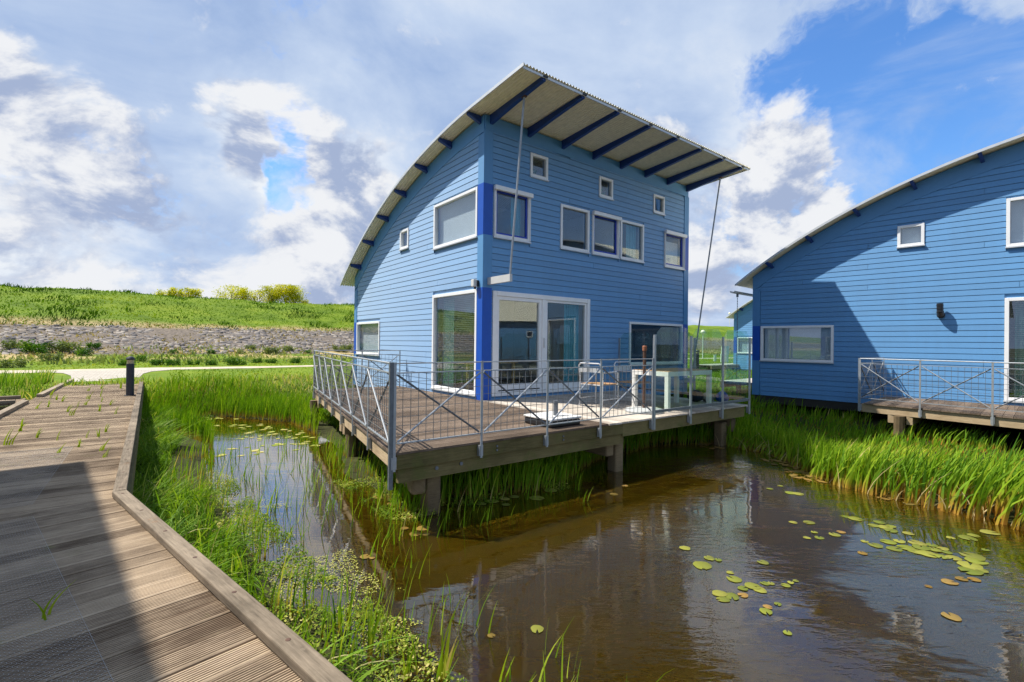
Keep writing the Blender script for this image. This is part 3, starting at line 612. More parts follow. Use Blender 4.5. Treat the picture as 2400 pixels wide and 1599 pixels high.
def build_house(label):
    h = thing('house', label, 'house', A1, TH1)
    gt_ = lambda y: RZ(y) - .34 - .012 * y
    siding(h, 'gable_boards', MG, .192, 7.215, WIN_G, gt_)
    siding(h, 'front_boards', MF, .205, 7.195, WIN_F, lambda x: Z(4.44))
    siding(h, 'back_boards', MBk, .2, 7.2, WIN_B, lambda x: RZ(HD) - .15)
    siding(h, 'side_boards', MR, .2, 7.2, {}, gt_)
    ins = lambda y: RZ(y) - .012
    backing(h, 'wall', MG, .0, HD, WIN_G, ins, -.012, -.13, MT['siding']); backing(h, 'wall', MF, .0, HW, WIN_F, None, -.012, -.13, MT['siding'])
    backing(h, 'wall', MBk, .0, HW, WIN_B, None, -.012, -.13, MT['siding']); backing(h, 'wall', MR, .0, HD, {}, ins, -.012, -.13, MT['siding'])
    backing(h, 'lining', MG, .0, HD, WIN_G, ins, -.132, -.15, MT['room']); backing(h, 'lining', MF, .0, HW, WIN_F, None, -.132, -.15, MT['room'])
    # curved verge boards and the frieze under the front eave
    for mp in (MG, MR):
        m_ = MB(); ys = np.linspace(.0, HD, 40)
        for y0, y1 in zip(ys, ys[1:]):
            m_.hexa([mp(y0, -.005, gt_(y0) - .02), mp(y1, -.005, gt_(y1) - .02), mp(y1, .026, gt_(y1) - .02), mp(y0, .026, gt_(y0) - .02), mp(y0, -.005, ins(y0)), mp(y1, -.005, ins(y1)), mp(y1, .026, ins(y1)), mp(y0, .026, ins(y0))])
        m_.build('verge_board', MT['panel'], h)
    m_ = MB(); rect_box(m_, MF, .0, HW, -.005, .024, Z(4.44), RZ(0) - .01); m_.build('frieze_board', MT['panel'], h)
    # corner panels with royal blue bands
    def corner(mp, a0, a1, bands, ztop):
        zs = [BASE]
        for b0, b1 in bands: zs += [Z(b0), Z(b1)]
        zs.append(ztop)
        for i, (za, zb_) in enumerate(zip(zs, zs[1:])):
            if zb_ - za < .01: continue
            m_ = MB(); rect_box(m_, mp, a0, a1, -.005, .030 if i % 2 == 0 else .033, za, zb_)
            m_.build('blue_band' if i % 2 else 'corner_panel', MT['royal' if i % 2 else 'panel'], h)
    bb = [(-1.43, 1.149), (2.254, 3.324)]
    corner(MG, -.0285, .185, bb, RZ(0) - .40); corner(MF, -.027, .2, bb, Z(4.435))
    corner(MF, 7.2, 7.427, [(-.56, .61), (2.24, 3.26)], Z(4.435)); corner(MG, 7.225, 7.438, [(-.41, .61)], Z(1.66))
    corner(MR, -.027, .2, [], RZ(0) - .40); corner(MR, 7.2, 7.438, [], Z(1.66)); corner(MBk, -.027, .2, [], RZ(HD) - .02); corner(MBk, 7.2, 7.427, [], RZ(HD) - .02)
    # windows
    D_ = {}
    for k, r in WIN_G.items(): D_[k] = window(h, MG, r, .062 if k != 'g_low' else .07)
    for k, r in WIN_F.items():
        if k == 'door': continue
        D_[k] = window(h, MF, r, .062, sash=k in ('f_ur', 'f_ul', 't2'), shutter=k in ('f_ur', 'f_ul', 't2'))
    for k, r in WIN_B.items(): window(h, MBk, r, .055)
    venetian(D_['g_up'], MG, .27, 2.04, Z(2.32), Z(3.24), -.11, .03, 1.0); venetian(D_['g_low'], MG, .26, 2.05, Z(-1.03), Z(1.06), -.11, .042, .25)
    curtain(D_['g_low'], MG, 1.5, 1.98, Z(-1.05), Z(1.06), -.22, MT['curtain_g']); venetian(D_['g_ll'], MG, 5.42, 7.13, Z(-.33), Z(.53), -.11, .03, .9)
    m_ = MB(); rect_box(m_, MG, 5.40, 7.15, -.25, -.24, Z(-.38), Z(.57)); m_.build('blind', MT['curtain_g'], D_['g_ll'])
    venetian(D_['f_ur'], MF, 6.34, 7.08, Z(2.33), Z(3.0), -.11, .026, 1.2); curtain(D_['t3'], MF, 4.80, 5.2, Z(2.26), Z(3.25), -.2, MT['curtain']); curtain(D_['f_ul'], MF, .85, 1.12, Z(2.3), Z(3.25), -.2, MT['curtain'])
    m_ = MB(); rect_box(m_, MG, 3.55, 3.94, -.13, -.12, Z(2.54), Z(2.98)); m_.build('blind', MT['blind'], D_['g_small'])
    # sliding door: fixed leaf, sliding leaf, roller box
    x0, x1, z0, z1 = WIN_F['door']; m_ = MB(); ring(m_, MF, (x0, x1, Z(z0), Z(z1)), .10, -.06, .042)
    rect_box(m_, MF, 1.62, 1.74, -.06, .036, Z(z0) + .1, Z(z1) - .1); d = m_.build('sliding_door', MT['white'], h); bv = d.modifiers.new('bevel', 'BEVEL'); bv.width = .005; bv.segments = 1
    m_ = MB(); ring(m_, MF, (.337, 1.617, Z(z0) + .103, Z(z1) - .103), .075, -.05, .015, wb=.14); m_.build('door_leaf', MT['white'], d)
    m_ = MB(); ring(m_, MF, (1.743, 3.078, Z(z0) + .103, Z(z1) - .103), .05, -.05, .012, wb=.10); m_.build('door_leaf', MT['white'], d)
    m_ = MB(); rect_box(m_, MF, .41, 1.545, -.030, -.022, Z(z0) + .24, Z(z1) - .175); m_.build('pane', MT['glass'], d)
    m_ = MB(); rect_box(m_, MF, 1.79, 3.03, -.030, -.022, Z(z0) + .20, Z(z1) - .15); m_.build('pane', MT['glass'], d)
    m_ = MB(); rect_box(m_, MF, .41, 1.56, .016, .034, Z(z0) + .104, Z(z0) + .125); m_.build('door_rail', MT['black'], d)
    m_ = MB(); rect_box(m_, MF, 1.655, 1.675, .037, .07, Z(-.1), Z(.12)); m_.build('handle', MT['alu'], d)
    curtain(d, MF, 2.55, 3.05, Z(z0) + .08, Z(z1) - .08, -.24, MT['curtain'])
    # rooms
    m_ = MB(); m_.box(.16, HW - .16, .16, HD - .16, FLOOR - .08, FLOOR - .005); m_.build('room_floor', MT['roomfloor'], h)
    m_ = MB(); m_.box(.16, HW - .16, .16, HD - .16, Z(1.55), Z(1.80)); m_.build('room_floor', MT['room'], h)
    m_ = MB(); m_.box(4.25, 4.35, .2, HD - .2, FLOOR, Z(1.54)); m_.box(.2, 4.24, 4.4, 4.5, FLOOR, Z(1.54)); m_.box(4.36, HW - .2, 3.9, 4.0, FLOOR, Z(1.54)); m_.build('partition', MT['room'], h)
    m_ = MB(); m_.box(2.02, 2.1, .2, 5.4, Z(1.81), Z(3.5)); m_.box(4.26, 4.3, .2, 5.0, Z(1.81), Z(3.6)); m_.box(2.11, 4.25, 3.0, 3.1, Z(1.81), Z(3.9)); m_.box(4.31, HW - .2, 2.8, 2.9, Z(1.81), Z(3.9)); m_.build('partition', MT['room'], h)
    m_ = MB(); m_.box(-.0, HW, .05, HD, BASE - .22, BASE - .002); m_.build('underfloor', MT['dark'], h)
    for px, py in ((.35, .5), (3.7, .5), (7.0, .5), (.35, 3.6), (3.7, 3.6), (7.0, 3.6), (.40, 6.78), (3.7, 6.78), (7.0, 6.78)):
        m_ = MB(); m_.box(px - .11, px + .11, py - .11, py + .11, -.7, BASE - .2, rng.random()); m_.build('pile', MT['pile'], h)
    # roof: corrugated sheet bent over the arc
    XL, XR, YF, YB = -.375, 7.67, -1.75, 7.82
    ys = np.concatenate([np.linspace(YF, 0, 8)[:-1], np.linspace(0, YB, 34)]); nx = 106 * 6; xs = np.linspace(XL, XR, nx + 1)
    zz = np.array([RZ(y) for y in ys]) + .028; wave = .017 * np.cos(xs / .076 * 2 * math.pi)
    VX, VY = np.meshgrid(xs, ys, indexing='ij'); VZ = zz[None, :] + wave[:, None]; ii = np.arange((nx + 1) * len(ys)).reshape(nx + 1, len(ys))
    Fq = np.stack([ii[:-1, :-1], ii[1:, :-1], ii[1:, 1:], ii[:-1, 1:]], -1).reshape(-1, 4)
    ro = npmesh('roof', np.stack([VX, VY, VZ], -1).reshape(-1, 3), Fq, MT['roof'], parent=h, smooth=True)
    for xa in (XL - .012, XR):
        m_ = MB()
        for y0, y1 in zip(ys, ys[1:]):
            m_.hexa([(xa, y0, RZ(y0) - .01), (xa, y1, RZ(y1) - .01), (xa + .012, y1, RZ(y1) - .01), (xa + .012, y0, RZ(y0) - .01), (xa, y0, RZ(y0) + .05), (xa, y1, RZ(y1) + .05), (xa + .012, y1, RZ(y1) + .05), (xa + .012, y0, RZ(y0) + .05)])
        m_.build('roof_trim', MT['alu'], ro)
    m_ = MB(); m_.box(XL + .01, XR - .01, YF + .03, YF + .05, RZ(YF) - .035, RZ(YF) + .012); m_.build('roof_trim', MT['alu'], ro)
    for i, x in enumerate((.15, 1.17, 2.21, 3.26, 4.29, 5.32, 6.34, 7.32)):
        m_ = MB(); yy = np.linspace(-.0, YF + .06, 9)
        for y0, y1 in zip(yy, yy[1:]):
            dpt = lambda y: .065 + .115 * max(0, 1 + y / 1.64) ** 1.3
            m_.hexa([(x - .04, y0, RZ(y0) - dpt(y0)), (x + .04, y0, RZ(y0) - dpt(y0)), (x + .04, y1, RZ(y1) - dpt(y1)), (x - .04, y1, RZ(y1) - dpt(y1)), (x - .04, y0, RZ(y0) + .012), (x + .04, y0, RZ(y0) + .012), (x + .04, y1, RZ(y1) + .012), (x - .04, y1, RZ(y1) + .012)])
        m_.build('rafter', MT['navy'], ro)
        m_ = MB(); m_.box(x - .05, x + .05, YF + .012, YF + .028, RZ(YF) - .03, RZ(YF) + .0); m_.build('clip', MT['black'], ro)
    for y in (.14, 1.34, 2.52, 3.70, 4.85, 5.94, 6.96):
        sl_ = (RZ(y + .05) - RZ(y - .05)) / .1; n_ = Vector((0, -sl_, 1)).normalized(); tt = Vector((0, 1, sl_)).normalized()
        for xa, xb in ((-.028, XL + .03), (HW + .028, XR - .02)):
            top_ = Vector((0, y, RZ(y) + .01)); m_ = MB(); w_ = tt * .035
            pa = [Vector((xa, 0, 0)) + top_ - w_, Vector((xa, 0, 0)) + top_ + w_, Vector((xb, 0, 0)) + top_ + w_, Vector((xb, 0, 0)) + top_ - w_]
            lo = [pa[0] - n_ * .17, pa[1] - n_ * .17, pa[2] - n_ * .055, pa[3] - n_ * .055]
            m_.hexa(lo + pa); m_.build('purlin_end', MT['navy'], ro)
    return h
def tie_rods(h):
    for (p, q, br) in (((.15, -1.11, RZ(-1.11) - .09), (.13, -.75, Z(1.30)), True), ((7.32, -1.08, RZ(-1.08) - .09), (7.32, -.23, Z(-1.0)), False)):
        m_ = MB(); m_.tube(p, q, .021, 8); r_ = m_.build('tie_rod', MT['steel'], h)
        m_ = MB(); m_.box(p[0] - .035, p[0] + .035, p[1] - .05, p[1] + .05, p[2] - .02, p[2] + .10); m_.build('rod_clamp', MT['rust'], r_)
        m_ = MB()
        if br:
            m_.box(.085, .15, -.80, -.034, Z(1.21), Z(1.355)); m_.build('rod_bracket', MT['lightgrey'], h)
        else:
            m_.box(7.27, 7.36, -.32, -.02, Z(-1.12), Z(-.98)); m_.build('rod_bracket', MT['lightgrey'], h)
h1 = build_house('two-storey blue boarded house with a curved roof behind the corner railing, middle of the picture')
h2 = dup(h1, label='blue boarded house at the right edge with a slanted shadow across its sunlit gable', loc=A2, rz=TH2)
h3 = dup(h1, label='small far blue house half hidden behind the right-hand house', loc=A3, rz=TH3)
SH = Vector((-4.28, 4.93, Z(-1.25))); tS = (Z(roof_e(-1.75)) + .045 - SH.z) / (-SUN.z); CS = SH - SUN * tS
TH0 = R(134.0); u0 = np.array([math.cos(TH0), math.sin(TH0)]); v0 = np.array([-math.sin(TH0), math.cos(TH0)])
A0 = np.array([CS.x, CS.y]) - 7.67 * u0 + 1.75 * v0
h0 = dup(h1, label='blue boarded neighbour house beside the boardwalk, throwing its shadow over the planks', loc=(A0[0], A0[1], 0), rz=TH0)
hb = dup(h1, label='far house mirrored with its pale roof in the sliding door glass', loc=(36.3, -2.2, 0), rz=R(76))
tie_rods(h1)
# wall floodlight on the near corner of house 1
m_ = MB(); m_.box(-.15, -.045, .13, .24, Z(1.17), Z(1.32)); o = m_.build('flood_light', MT['boxlid'], h1); bv = o.modifiers.new('bevel', 'BEVEL'); bv.width = .012; bv.segments = 2
m_ = MB(); m_.box(-.10, -.07, .16, .20, Z(1.12), Z(1.17)); m_.box(-.07, -.03, .10, .16, Z(1.18), Z(1.30)); m_.build('lamp_bracket', MT['black'], o)
# extras of house 2: gutter, rain chain, black vent elbow
m_ = MB(); prof = [(.07 * math.cos(a), -.07 * math.sin(a)) for a in np.linspace(0, math.pi, 9)]
V = [(x, 7.86 + p, Z(1.66) + q) for x in (-.48, 7.7) for p, q in prof]; m_.add(V, [(i, i + 1, 9 + i + 1, 9 + i) for i in range(8)]); g_ = m_.build('gutter', MT['lightgrey'], h2)
m_ = MB(); z = Z(1.58)
m_.tube((-.10, 7.86, Z(1.50)), (-.10, 7.86, Z(1.60)), .035, 8)
while z > Z(-.95): m_.tube((-.10, 7.86, z), (-.10, 7.86, z - .035), .014, 5); z -= .05
m_.build('rain_chain', MT['dsteel'], g_)
m_ = MB(); cz = Z(.79); m_.tube((-.01, 3.17, cz), (-.10, 3.17, cz), .075, 12); m_.tube((-.09, 3.17, cz), (-.15, 3.175, cz + .08), .068, 12); m_.tube((-.148, 3.175, cz + .06), (-.15, 3.18, cz + .27), .062, 12); m_.tube((-.15, 3.18, cz + .14), (-.15, 3.18, cz + .16), .07, 12); m_.tube((-.15, 3.18, cz + .21), (-.15, 3.18, cz + .225), .07, 12)
m_.build('vent_pipe', MT['shell'], h2)

# ------------------------------------------------------------------ decks and railings
DZ = Z(-1.2026)
def LX(y): return -3.5 + (y + 3.5) * .1687
XE, YF_ = 4.1, -3.47
FLAT = [(0, -.028), (0, -.003)] + [q for i in range(7) for q in ((.004 + i * .0195, 0), (.016 + i * .0195, 0), (.018 + i * .0195, -.004), (.0215 + i * .0195, -.004))][:-2] + [(.138, -.003), (.138, -.028)]
def build_deck(label, A, th, yend):
    d = thing('deck', label, 'deck', A, th, None)
    mb = MB(); y = YF_
    while y < yend - .1:
        xr = -.05 if y < -.06 else -.032
        plank(mb, (0, y), (0, 1), (1, 0), DZ + rng.uniform(-.002, .002), lambda w, y=y: LX(y + w) - .02, lambda w, xr=xr: xr, rng.random(), FLAT); y += .1448
    mb.build('decking', MT['deckA'], d)
    mb = MB(); x = -.044
    while x < XE - .05:
        plank(mb, (x, 0), (1, 0), (0, 1), DZ + rng.uniform(-.002, .002), lambda w: YF_ - .025, lambda w: -.036, rng.random(), FLAT); x += .1448
    mb.build('decking', MT['deckB'], d)
    f = [((-3.46, YF_ + .03), (.30, YF_ + .03), -.033, -.188, .045, 'beam'), ((.303, YF_ + .034), (XE - .01, YF_ + .034), -.033, -.235, .045, 'beam'), ((-3.42, YF_ + .075), (.36, YF_ + .075), -.191, -.352, .06, 'beam'),
         ((LX(YF_) + .035, YF_ + .06), (LX(yend) + .035, yend - .02), -.033, -.20, .045, 'beam2'), ((LX(yend) + .06, yend - .03), (-.02, yend - .03), -.033, -.2, .045, 'beam2'), ((XE - .03, YF_ + .06), (XE - .03, -.04), -.033, -.2, .045, 'beam')]
    for p, q, za, zb_, w, mt in f:
        m_ = MB(); zc_ = DZ + (za + zb_) / 2; m_.bar((*p, zc_), (*q, zc_), w, za - zb_, tint=rng.random()); m_.build('fascia', MT[mt], d)
    m_ = MB()
    for y in np.arange(-3.2, yend - .2, .62): m_.box(LX(y) + .08, -.06, y, y + .06, DZ - .2, DZ - .031, rng.random())
    for x in np.arange(.1, XE - .1, .62): m_.box(x, x + .06, YF_ + .12, -.05, DZ - .2, DZ - .031, rng.random())
    m_.build('joist', MT['pile'], d)
    for (px, py) in ((-2.92, -3.23), (.40, -3.23), (3.72, -3.15), (-2.72, 0.0), (-2.35, 3.55)):
        m_ = MB(); zt = DZ - (.352 if py < -3 else .41); r = .095
        if py < -3:
            m_.hexa([(px - r, py - r, -.6), (px + r, py - r, -.6), (px + r, py + r, -.6), (px - r, py + r, -.6), (px - r, py - r, zt), (px + r, py - r, zt), (px + r, py + r, zt), (px - r, py + r, zt)], rng.random())
        else: m_.tube((px, py, -.6), (px, py, DZ - .205), .10, 10, tint=rng.random())
        o = m_.build('pile', MT['pile'], d); 
        if py < -3: bv = o.modifiers.new('bevel', 'BEVEL'); bv.width = .03; bv.segments = 3
    for (p, q) in (((-3.12, -3.33), (-2.45, -.1)), ((.17, -3.33), (.17, -.1)), ((3.93, -3.33), (3.93, -.1))):
        m_ = MB(); zc_ = DZ - .36; m_.bar((*p, zc_ - .06), (*q, zc_ - .06), .17, .27, tint=rng.random()); o = m_.build('bearer', MT['pile'], d); bv = o.modifiers.new('bevel', 'BEVEL'); bv.width = .03; bv.segments = 2
    for y in (0.0, 3.55):
        for dy in (-.16, .16):
            m_ = MB(); m_.box(LX(y + dy) + .02, -.1, y + dy - .05, y + dy + .05, DZ - .37, DZ - .203, rng.random()); m_.build('bearer', MT['beam2'], d)
    for x, z_ in ((-2.95, -.25), (-2.62, -.245), (-2.12, -.09), (-2.12, -.14), (-.98, -.09), (-.98, -.14)):
        m_ = MB(); yb = YF_ + (.044 if z_ < -.2 else .0065); m_.tube((x, yb, DZ + z_), (x, yb - .012, DZ + z_), .022 if z_ < -.2 else .013, 10); m_.build('bolt', MT['dsteel'], d)
    return d
deck1 = build_deck('weathered timber deck on piles with the corner railing, in front of the two-storey blue house', A1, TH1, 4.1)
deck2 = build_deck('timber deck on piles along the sunlit gable at the right edge', A2, TH2, 4.27)
ZT, ZR, ZB = Z(-.222), Z(-.338), Z(-1.095)
def rail_bays(par, pts, flat=False, top=True, bracket_dir=None, post_low=-.38, corner=()):
    """posts, rails, wire panels and crossed braces along a line of points"""
    out = Vector(bracket_dir)
    for i, (x, y) in enumerate(pts):
        m_ = MB(); lo = DZ + (post_low if i in corner else -.19)
        w = .046 if i in corner else .030
        m_.bar((x, y, lo), (x, y, ZT), w, .045 if i in corner else .012, upv=(out.x, out.y, 0)); p_ = m_.build('post', MT['dsteel'] if i in corner else MT['steel'], par)
        m_ = MB(); q = Vector((x, y, 0)) - out * .045
        m_.bar((q.x, q.y, DZ - .105), (x, y, DZ - .105), .055, .13); m_.build('post_bracket', MT['steel'], p_)
    for (a, b_) in zip(pts, pts[1:]):
        a3, b3 = Vector((*a, 0)), Vector((*b_, 0)); d = (b3 - a3); n = d.length; d.normalize(); e = .03
        A_, B_ = a3 + d * e, b3 - d * e
        m_ = MB(); m_.bar(A_ + Vector((0, 0, ZR)), B_ + Vector((0, 0, ZR)), .025, .013); m_.build('rail', MT['steel'], par)
        m_ = MB(); m_.bar(A_ + Vector((0, 0, ZB)), B_ + Vector((0, 0, ZB)), .025, .013); m_.build('rail', MT['steel'], par)
        o1, o2 = out * .012, out * -.012
        m_ = MB(); m_.tube(A_ + Vector((0, 0, ZB + .02)) + o1, B_ + Vector((0, 0, ZR - .02)) + o1, .0115, 6); m_.build('brace', MT['steel'], par)
        m_ = MB(); m_.tube(A_ + Vector((0, 0, ZR - .02)) + o2, B_ + Vector((0, 0, ZB + .02)) + o2, .0115, 6); m_.build('brace', MT['dsteel'], par)
        m_ = MB(); k = max(2, round(n / .097))
        for i in range(1, k):
            q = a3 + d * (n * i / k); m_.tube(q + Vector((0, 0, ZB)), q + Vector((0, 0, ZR)), .0036, 4)
        for i in range(1, 8):
            z = ZB + (ZR - ZB) * i / 8; m_.tube(A_ + Vector((0, 0, z)) + out * .005, B_ + Vector((0, 0, z)) + out * .005, .0036, 4)
        m_.build('wire_panel', MT['wire'], par)
        m_ = MB(); m_.tube(a3 + Vector((0, 0, ZT - .012)), b3 + Vector((0, 0, ZT - .012)), .0075 if not flat else .012, 6); m_.build('handrail', MT['steel'], par)
def build_railing(label, A, th, ys, fx, yend):
    r = thing('railing', label, 'railing', A, th)
    pts = [(LX(y) - .045, y) for y in ys]
    ln = Vector((pts[-1][0] - pts[0][0], pts[-1][1] - pts[0][1], 0)).normalized(); outL = Vector((-ln.y, ln.x, 0)); outL = outL if outL.x < 0 else -outL
    rail_bays(r, pts, True, True, outL, corner=(0,))
    rail_bays(r, [(pts[0][0] + .03, -3.515)] + [(x, -3.515) for x in fx], False, True, Vector((0, -1, 0)))
    rail_bays(r, [(pts[-1][0] + .02, ys[-1] + .03), (-1.15, ys[-1] + .0), (-.14, ys[-1] - .04)], True, True, Vector((0, 1, 0)))
    return r
r1 = build_railing('galvanised railing with crossed braces and wire mesh round the corner of the middle deck', A1, TH1, [-3.49, -2.34, -1.29, -.24, .78, 1.76, 2.68, 3.72], [-2.39, -1.325, -.27, .975], 3.72)
r2 = build_railing('galvanised mesh railing on the deck of the right-hand house', A2, TH2, [-3.49, -2.34, -1.29, -.0, 1.10, 2.155, 3.213, 4.265], [-2.39, -1.325, -.27, .975], 4.265)
# glass wind screen at the right end of deck 1
ws = thing('wind_screen', 'glass wind screen with steel posts at the right end of the middle deck', 'wind screen', A1, TH1)
def screen_panel(p, q, end=False):
    p, q = Vector((*p, 0)), Vector((*q, 0)); d = (q - p); n = d.length; d.normalize(); nr = Vector((d.y, -d.x, 0)) * .004; c = .13; zb_, zt = Z(-1.07), Z(.295)
    prof = [(.03, zb_), (n - .03, zb_), (n - .03, zt - c), (n - .03 - c, zt), (.03 + c, zt), (.03, zt - c)]
    vs = [p + d * a + Vector((0, 0, z)) + nr for a, z in prof] + [p + d * a + Vector((0, 0, z)) - nr for a, z in prof]
    m_ = MB(); m_.add(vs, [tuple(range(6)), tuple(range(11, 5, -1))] + [(i, (i + 1) % 6, 6 + (i + 1) % 6, 6 + i) for i in range(6)]); m_.build('glass_panel', MT['screen'], ws)
    m_ = MB(); m_.bar(p + d * .02 + Vector((0, 0, Z(-1.10))), q - d * .02 + Vector((0, 0, Z(-1.10))), .03, .045); m_.build('rail', MT['dsteel'], ws)
sp_pts = [(1.01, -3.52), (2.06, -3.52), (3.13, -3.52), (4.20, -3.50)]; sd_pts = [(4.22, -3.46), (4.22, -2.25), (4.22, -1.15), (4.22, -.10)]
for a, b_ in list(zip(sp_pts, sp_pts[1:])): screen_panel(a, b_)
for a, b_ in list(zip(sd_pts, sd_pts[1:])): screen_panel(a, b_)
for i, (x, y) in enumerate(sp_pts + sd_pts[1:]):
    m_ = MB(); m_.bar((x, y, DZ - .19), (x, y, Z(.16)), .05, .022, upv=(0, 1, 0) if i < 4 else (1, 0, 0)); p_ = m_.build('post', MT['steel'], ws)
    m_ = MB(); 
    if i < 4: m_.box(x - .03, x + .03, y + .013, y + .05, DZ - .17, DZ - .04)
    else: m_.box(x - .07, x - .013, y - .03, y + .03, DZ - .12, DZ - .05)
    m_.build('post_bracket', MT['steel'], p_)

# ------------------------------------------------------------------ things on the deck and about the place
def ondeck(x, y, dz=0.0): w = h2w(A1, TH1, x, y); return (w[0], w[1], DZ + dz)
tb = thing('garden_table', 'white framed table with a teak top behind the glass wind screen', 'table', ondeck(2.55, -2.83), TH1)
LX0, LX1, LY0, LY1, TH_ = -.74, .70, -.40, .40, .715
m_ = MB()
for i in range(9): m_.box(LX0 + .03, LX1 - .03, LY0 + .012 + i * .0875, LY0 + .092 + i * .0875 - .004, TH_ - .016, TH_ + .006, rng.random())
m_.build('tabletop', MT['tablewood'], tb)
m_ = MB(); m_.box(LX0, LX1, LY0, LY0 + .035, TH_ - .085, TH_ - .002); m_.box(LX0, LX1, LY1 - .035, LY1, TH_ - .085, TH_ - .002); m_.box(LX0, LX0 + .028, LY0 + .036, LY1 - .036, TH_ - .085, TH_ - .002); m_.box(LX1 - .028, LX1, LY0 + .036, LY1 - .036, TH_ - .085, TH_ - .002); m_.build('apron', MT['whitemetal'], tb)
for x in (LX0, LX1 - .075):
    for y in (LY0, LY1 - .075):
        m_ = MB(); m_.box(x, x + .075, y, y + .075, 0, TH_ - .087); m_.build('leg', MT['whitemetal'], tb)
def chair(label, x, y, rz):
    c = thing('garden_chair', label, 'chair', ondeck(x, y), TH1 + rz, 'aluminium chairs round the table')
    w, d = .27, .24
    for s in (-1, 1):                         # tubular hoop legs
        m_ = MB(); m_.path([(s * w, -d, 0), (s * w, -d, .64), (s * (w), -d + .06, .66), (s * w, d, .66), (s * w, d + .02, .0)], .014, 8); m_.build('leg', MT['chairmetal'], c)
    m_ = MB(); m_.path([(-w, d, .50), (-w, d + .05, .78), (-w + .05, d + .06, .83), (w - .05, d + .06, .83), (w, d + .05, .78), (w, d, .50)], .014, 8); m_.build('back_frame', MT['chairmetal'], c)
    m_ = MB()
    for i in range(5): m_.box(-w + .015, w - .015, -d + .02 + i * .095, -d + .10 + i * .095, .425, .443, rng.random())
    m_.build('seat', MT['tablewood'], c)
    m_ = MB(); m_.box(-w + .015, w - .015, d + .035, d + .05, .66, .74); m_.build('backrest', MT['chairmetal'], c)
    m_ = MB(); m_.tube((-w, -d, .42), (w, -d, .42), .012, 6); m_.tube((-w, d, .42), (w, d, .42), .012, 6); m_.tube((-w, -d, .15), (-w, d + .01, .15), .010, 6); m_.tube((w, -d, .15), (w, d + .01, .15), .010, 6); m_.build('seat_frame', MT['chairmetal'], c)
    return c
chair('aluminium garden chair seen through the mesh railing, left end of the table', 1.42, -1.95, R(95))
chair('aluminium garden chair on the house side of the table behind the glass', 2.35, -2.05, R(2))
# parasol stand with rusty pole
ps = thing('parasol_stand', 'rusty parasol pole standing in a round grey stone base', 'parasol stand', ondeck(1.46, -2.98), TH1)
m_ = MB(); m_.lathe((0, 0, 0), [(.33, 0), (.335, .03), (.32, .055), (.06, .075)], 28); m_.build('base', MT['concrete'], ps)
m_ = MB(); m_.tube((0, 0, .07), (0, 0, 1.09), .030, 12); m_.build('pole', MT['rust'], ps)
m_ = MB(); m_.lathe((0, 0, 1.09), [(.040, 0), (.040, .075), (.03, .09)], 12); m_.build('cap', MT['copper'], ps)
# low parasol foot with stub tube by the railing
pf = thing('sunshade_ballast', 'low black box foot with a pale lid and a short steel stub by the railing', 'sunshade base', ondeck(-.78, -3.02), TH1)
m_ = MB(); m_.box(-.30, .30, -.30, .30, .0, .10); o = m_.build('base', MT['black'], pf); bv = o.modifiers.new('bevel', 'BEVEL'); bv.width = .03; bv.segments = 3
m_ = MB(); m_.box(-.31, .31, -.31, .31, .101, .135); o = m_.build('lid', MT['boxlid'], pf); bv = o.modifiers.new('bevel', 'BEVEL'); bv.width = .015; bv.segments = 2
m_ = MB(); m_.tube((.02, -.05, .13), (.02, -.05, .33), .036, 12); m_.lathe((.02, -.05, .32), [(.042, 0), (.042, .03)], 12); m_.build('stub', MT['dsteel'], pf)
# bags and a boulder at the right end of the deck
def lump(name, label, cat, x, y, sx_, sy_, sz_, mt, seed):
    V = []; F_ = []; nu, nv = 18, 10
    for j in range(nv + 1):
        ph = math.pi * j / nv
        for i in range(nu):
            a = 2 * math.pi * i / nu; k = 1 + .16 * math.sin(3 * a + seed) * math.sin(ph) + .10 * math.sin(5 * a + 2 * ph + seed * 2) + .05 * math.sin(9 * a + seed)
            V.append((sx_ * k * math.sin(ph) * math.cos(a), sy_ * k * math.sin(ph) * math.sin(a), sz_ * (1 + math.cos(ph)) * (1 + .08 * math.sin(4 * a + seed))))
    for j in range(nv):
        for i in range(nu): F_.append((j * nu + i, j * nu + (i + 1) % nu, (j + 1) * nu + (i + 1) % nu, (j + 1) * nu + i))
    m_ = MB(); m_.add(V, F_); o = m_.build(name, mt, None, True); o.location = ondeck(x, y); o.rotation_euler = (0, 0, TH1 + seed); return tag(o, label, cat)
lump('boulder', 'rounded grey boulder lying on the deck between two dark bags', 'boulder', 3.86, -2.78, .13, .12, .10, MT['boulder'], 1.0)
lump('bag', 'slumped black bag on the deck left of the grey boulder', 'bag', 3.66, -2.64, .15, .13, .12, MT['bag'], 2.2)
lump('bag', 'dark blue bag on the deck right of the grey boulder', 'bag', 4.02, -3.02, .13, .12, .115, MT['bagblue'], 3.1)
# table and chair inside the sliding door
it = thing('dining_table', 'yellow wooden dining table seen through the glass of the sliding door', 'table', (*ondeck(1.05, 1.5)[:2], FLOOR), TH1)
m_ = MB(); m_.box(-.75, .75, -.42, .42, .70, .74); m_.build('tabletop', MT['rust2'], it)
for x in (-.7, .64):
    for y in (-.38, .32): m_ = MB(); m_.box(x, x + .06, y, y + .06, 0, .699); m_.build('leg', MT['rust2'], it)
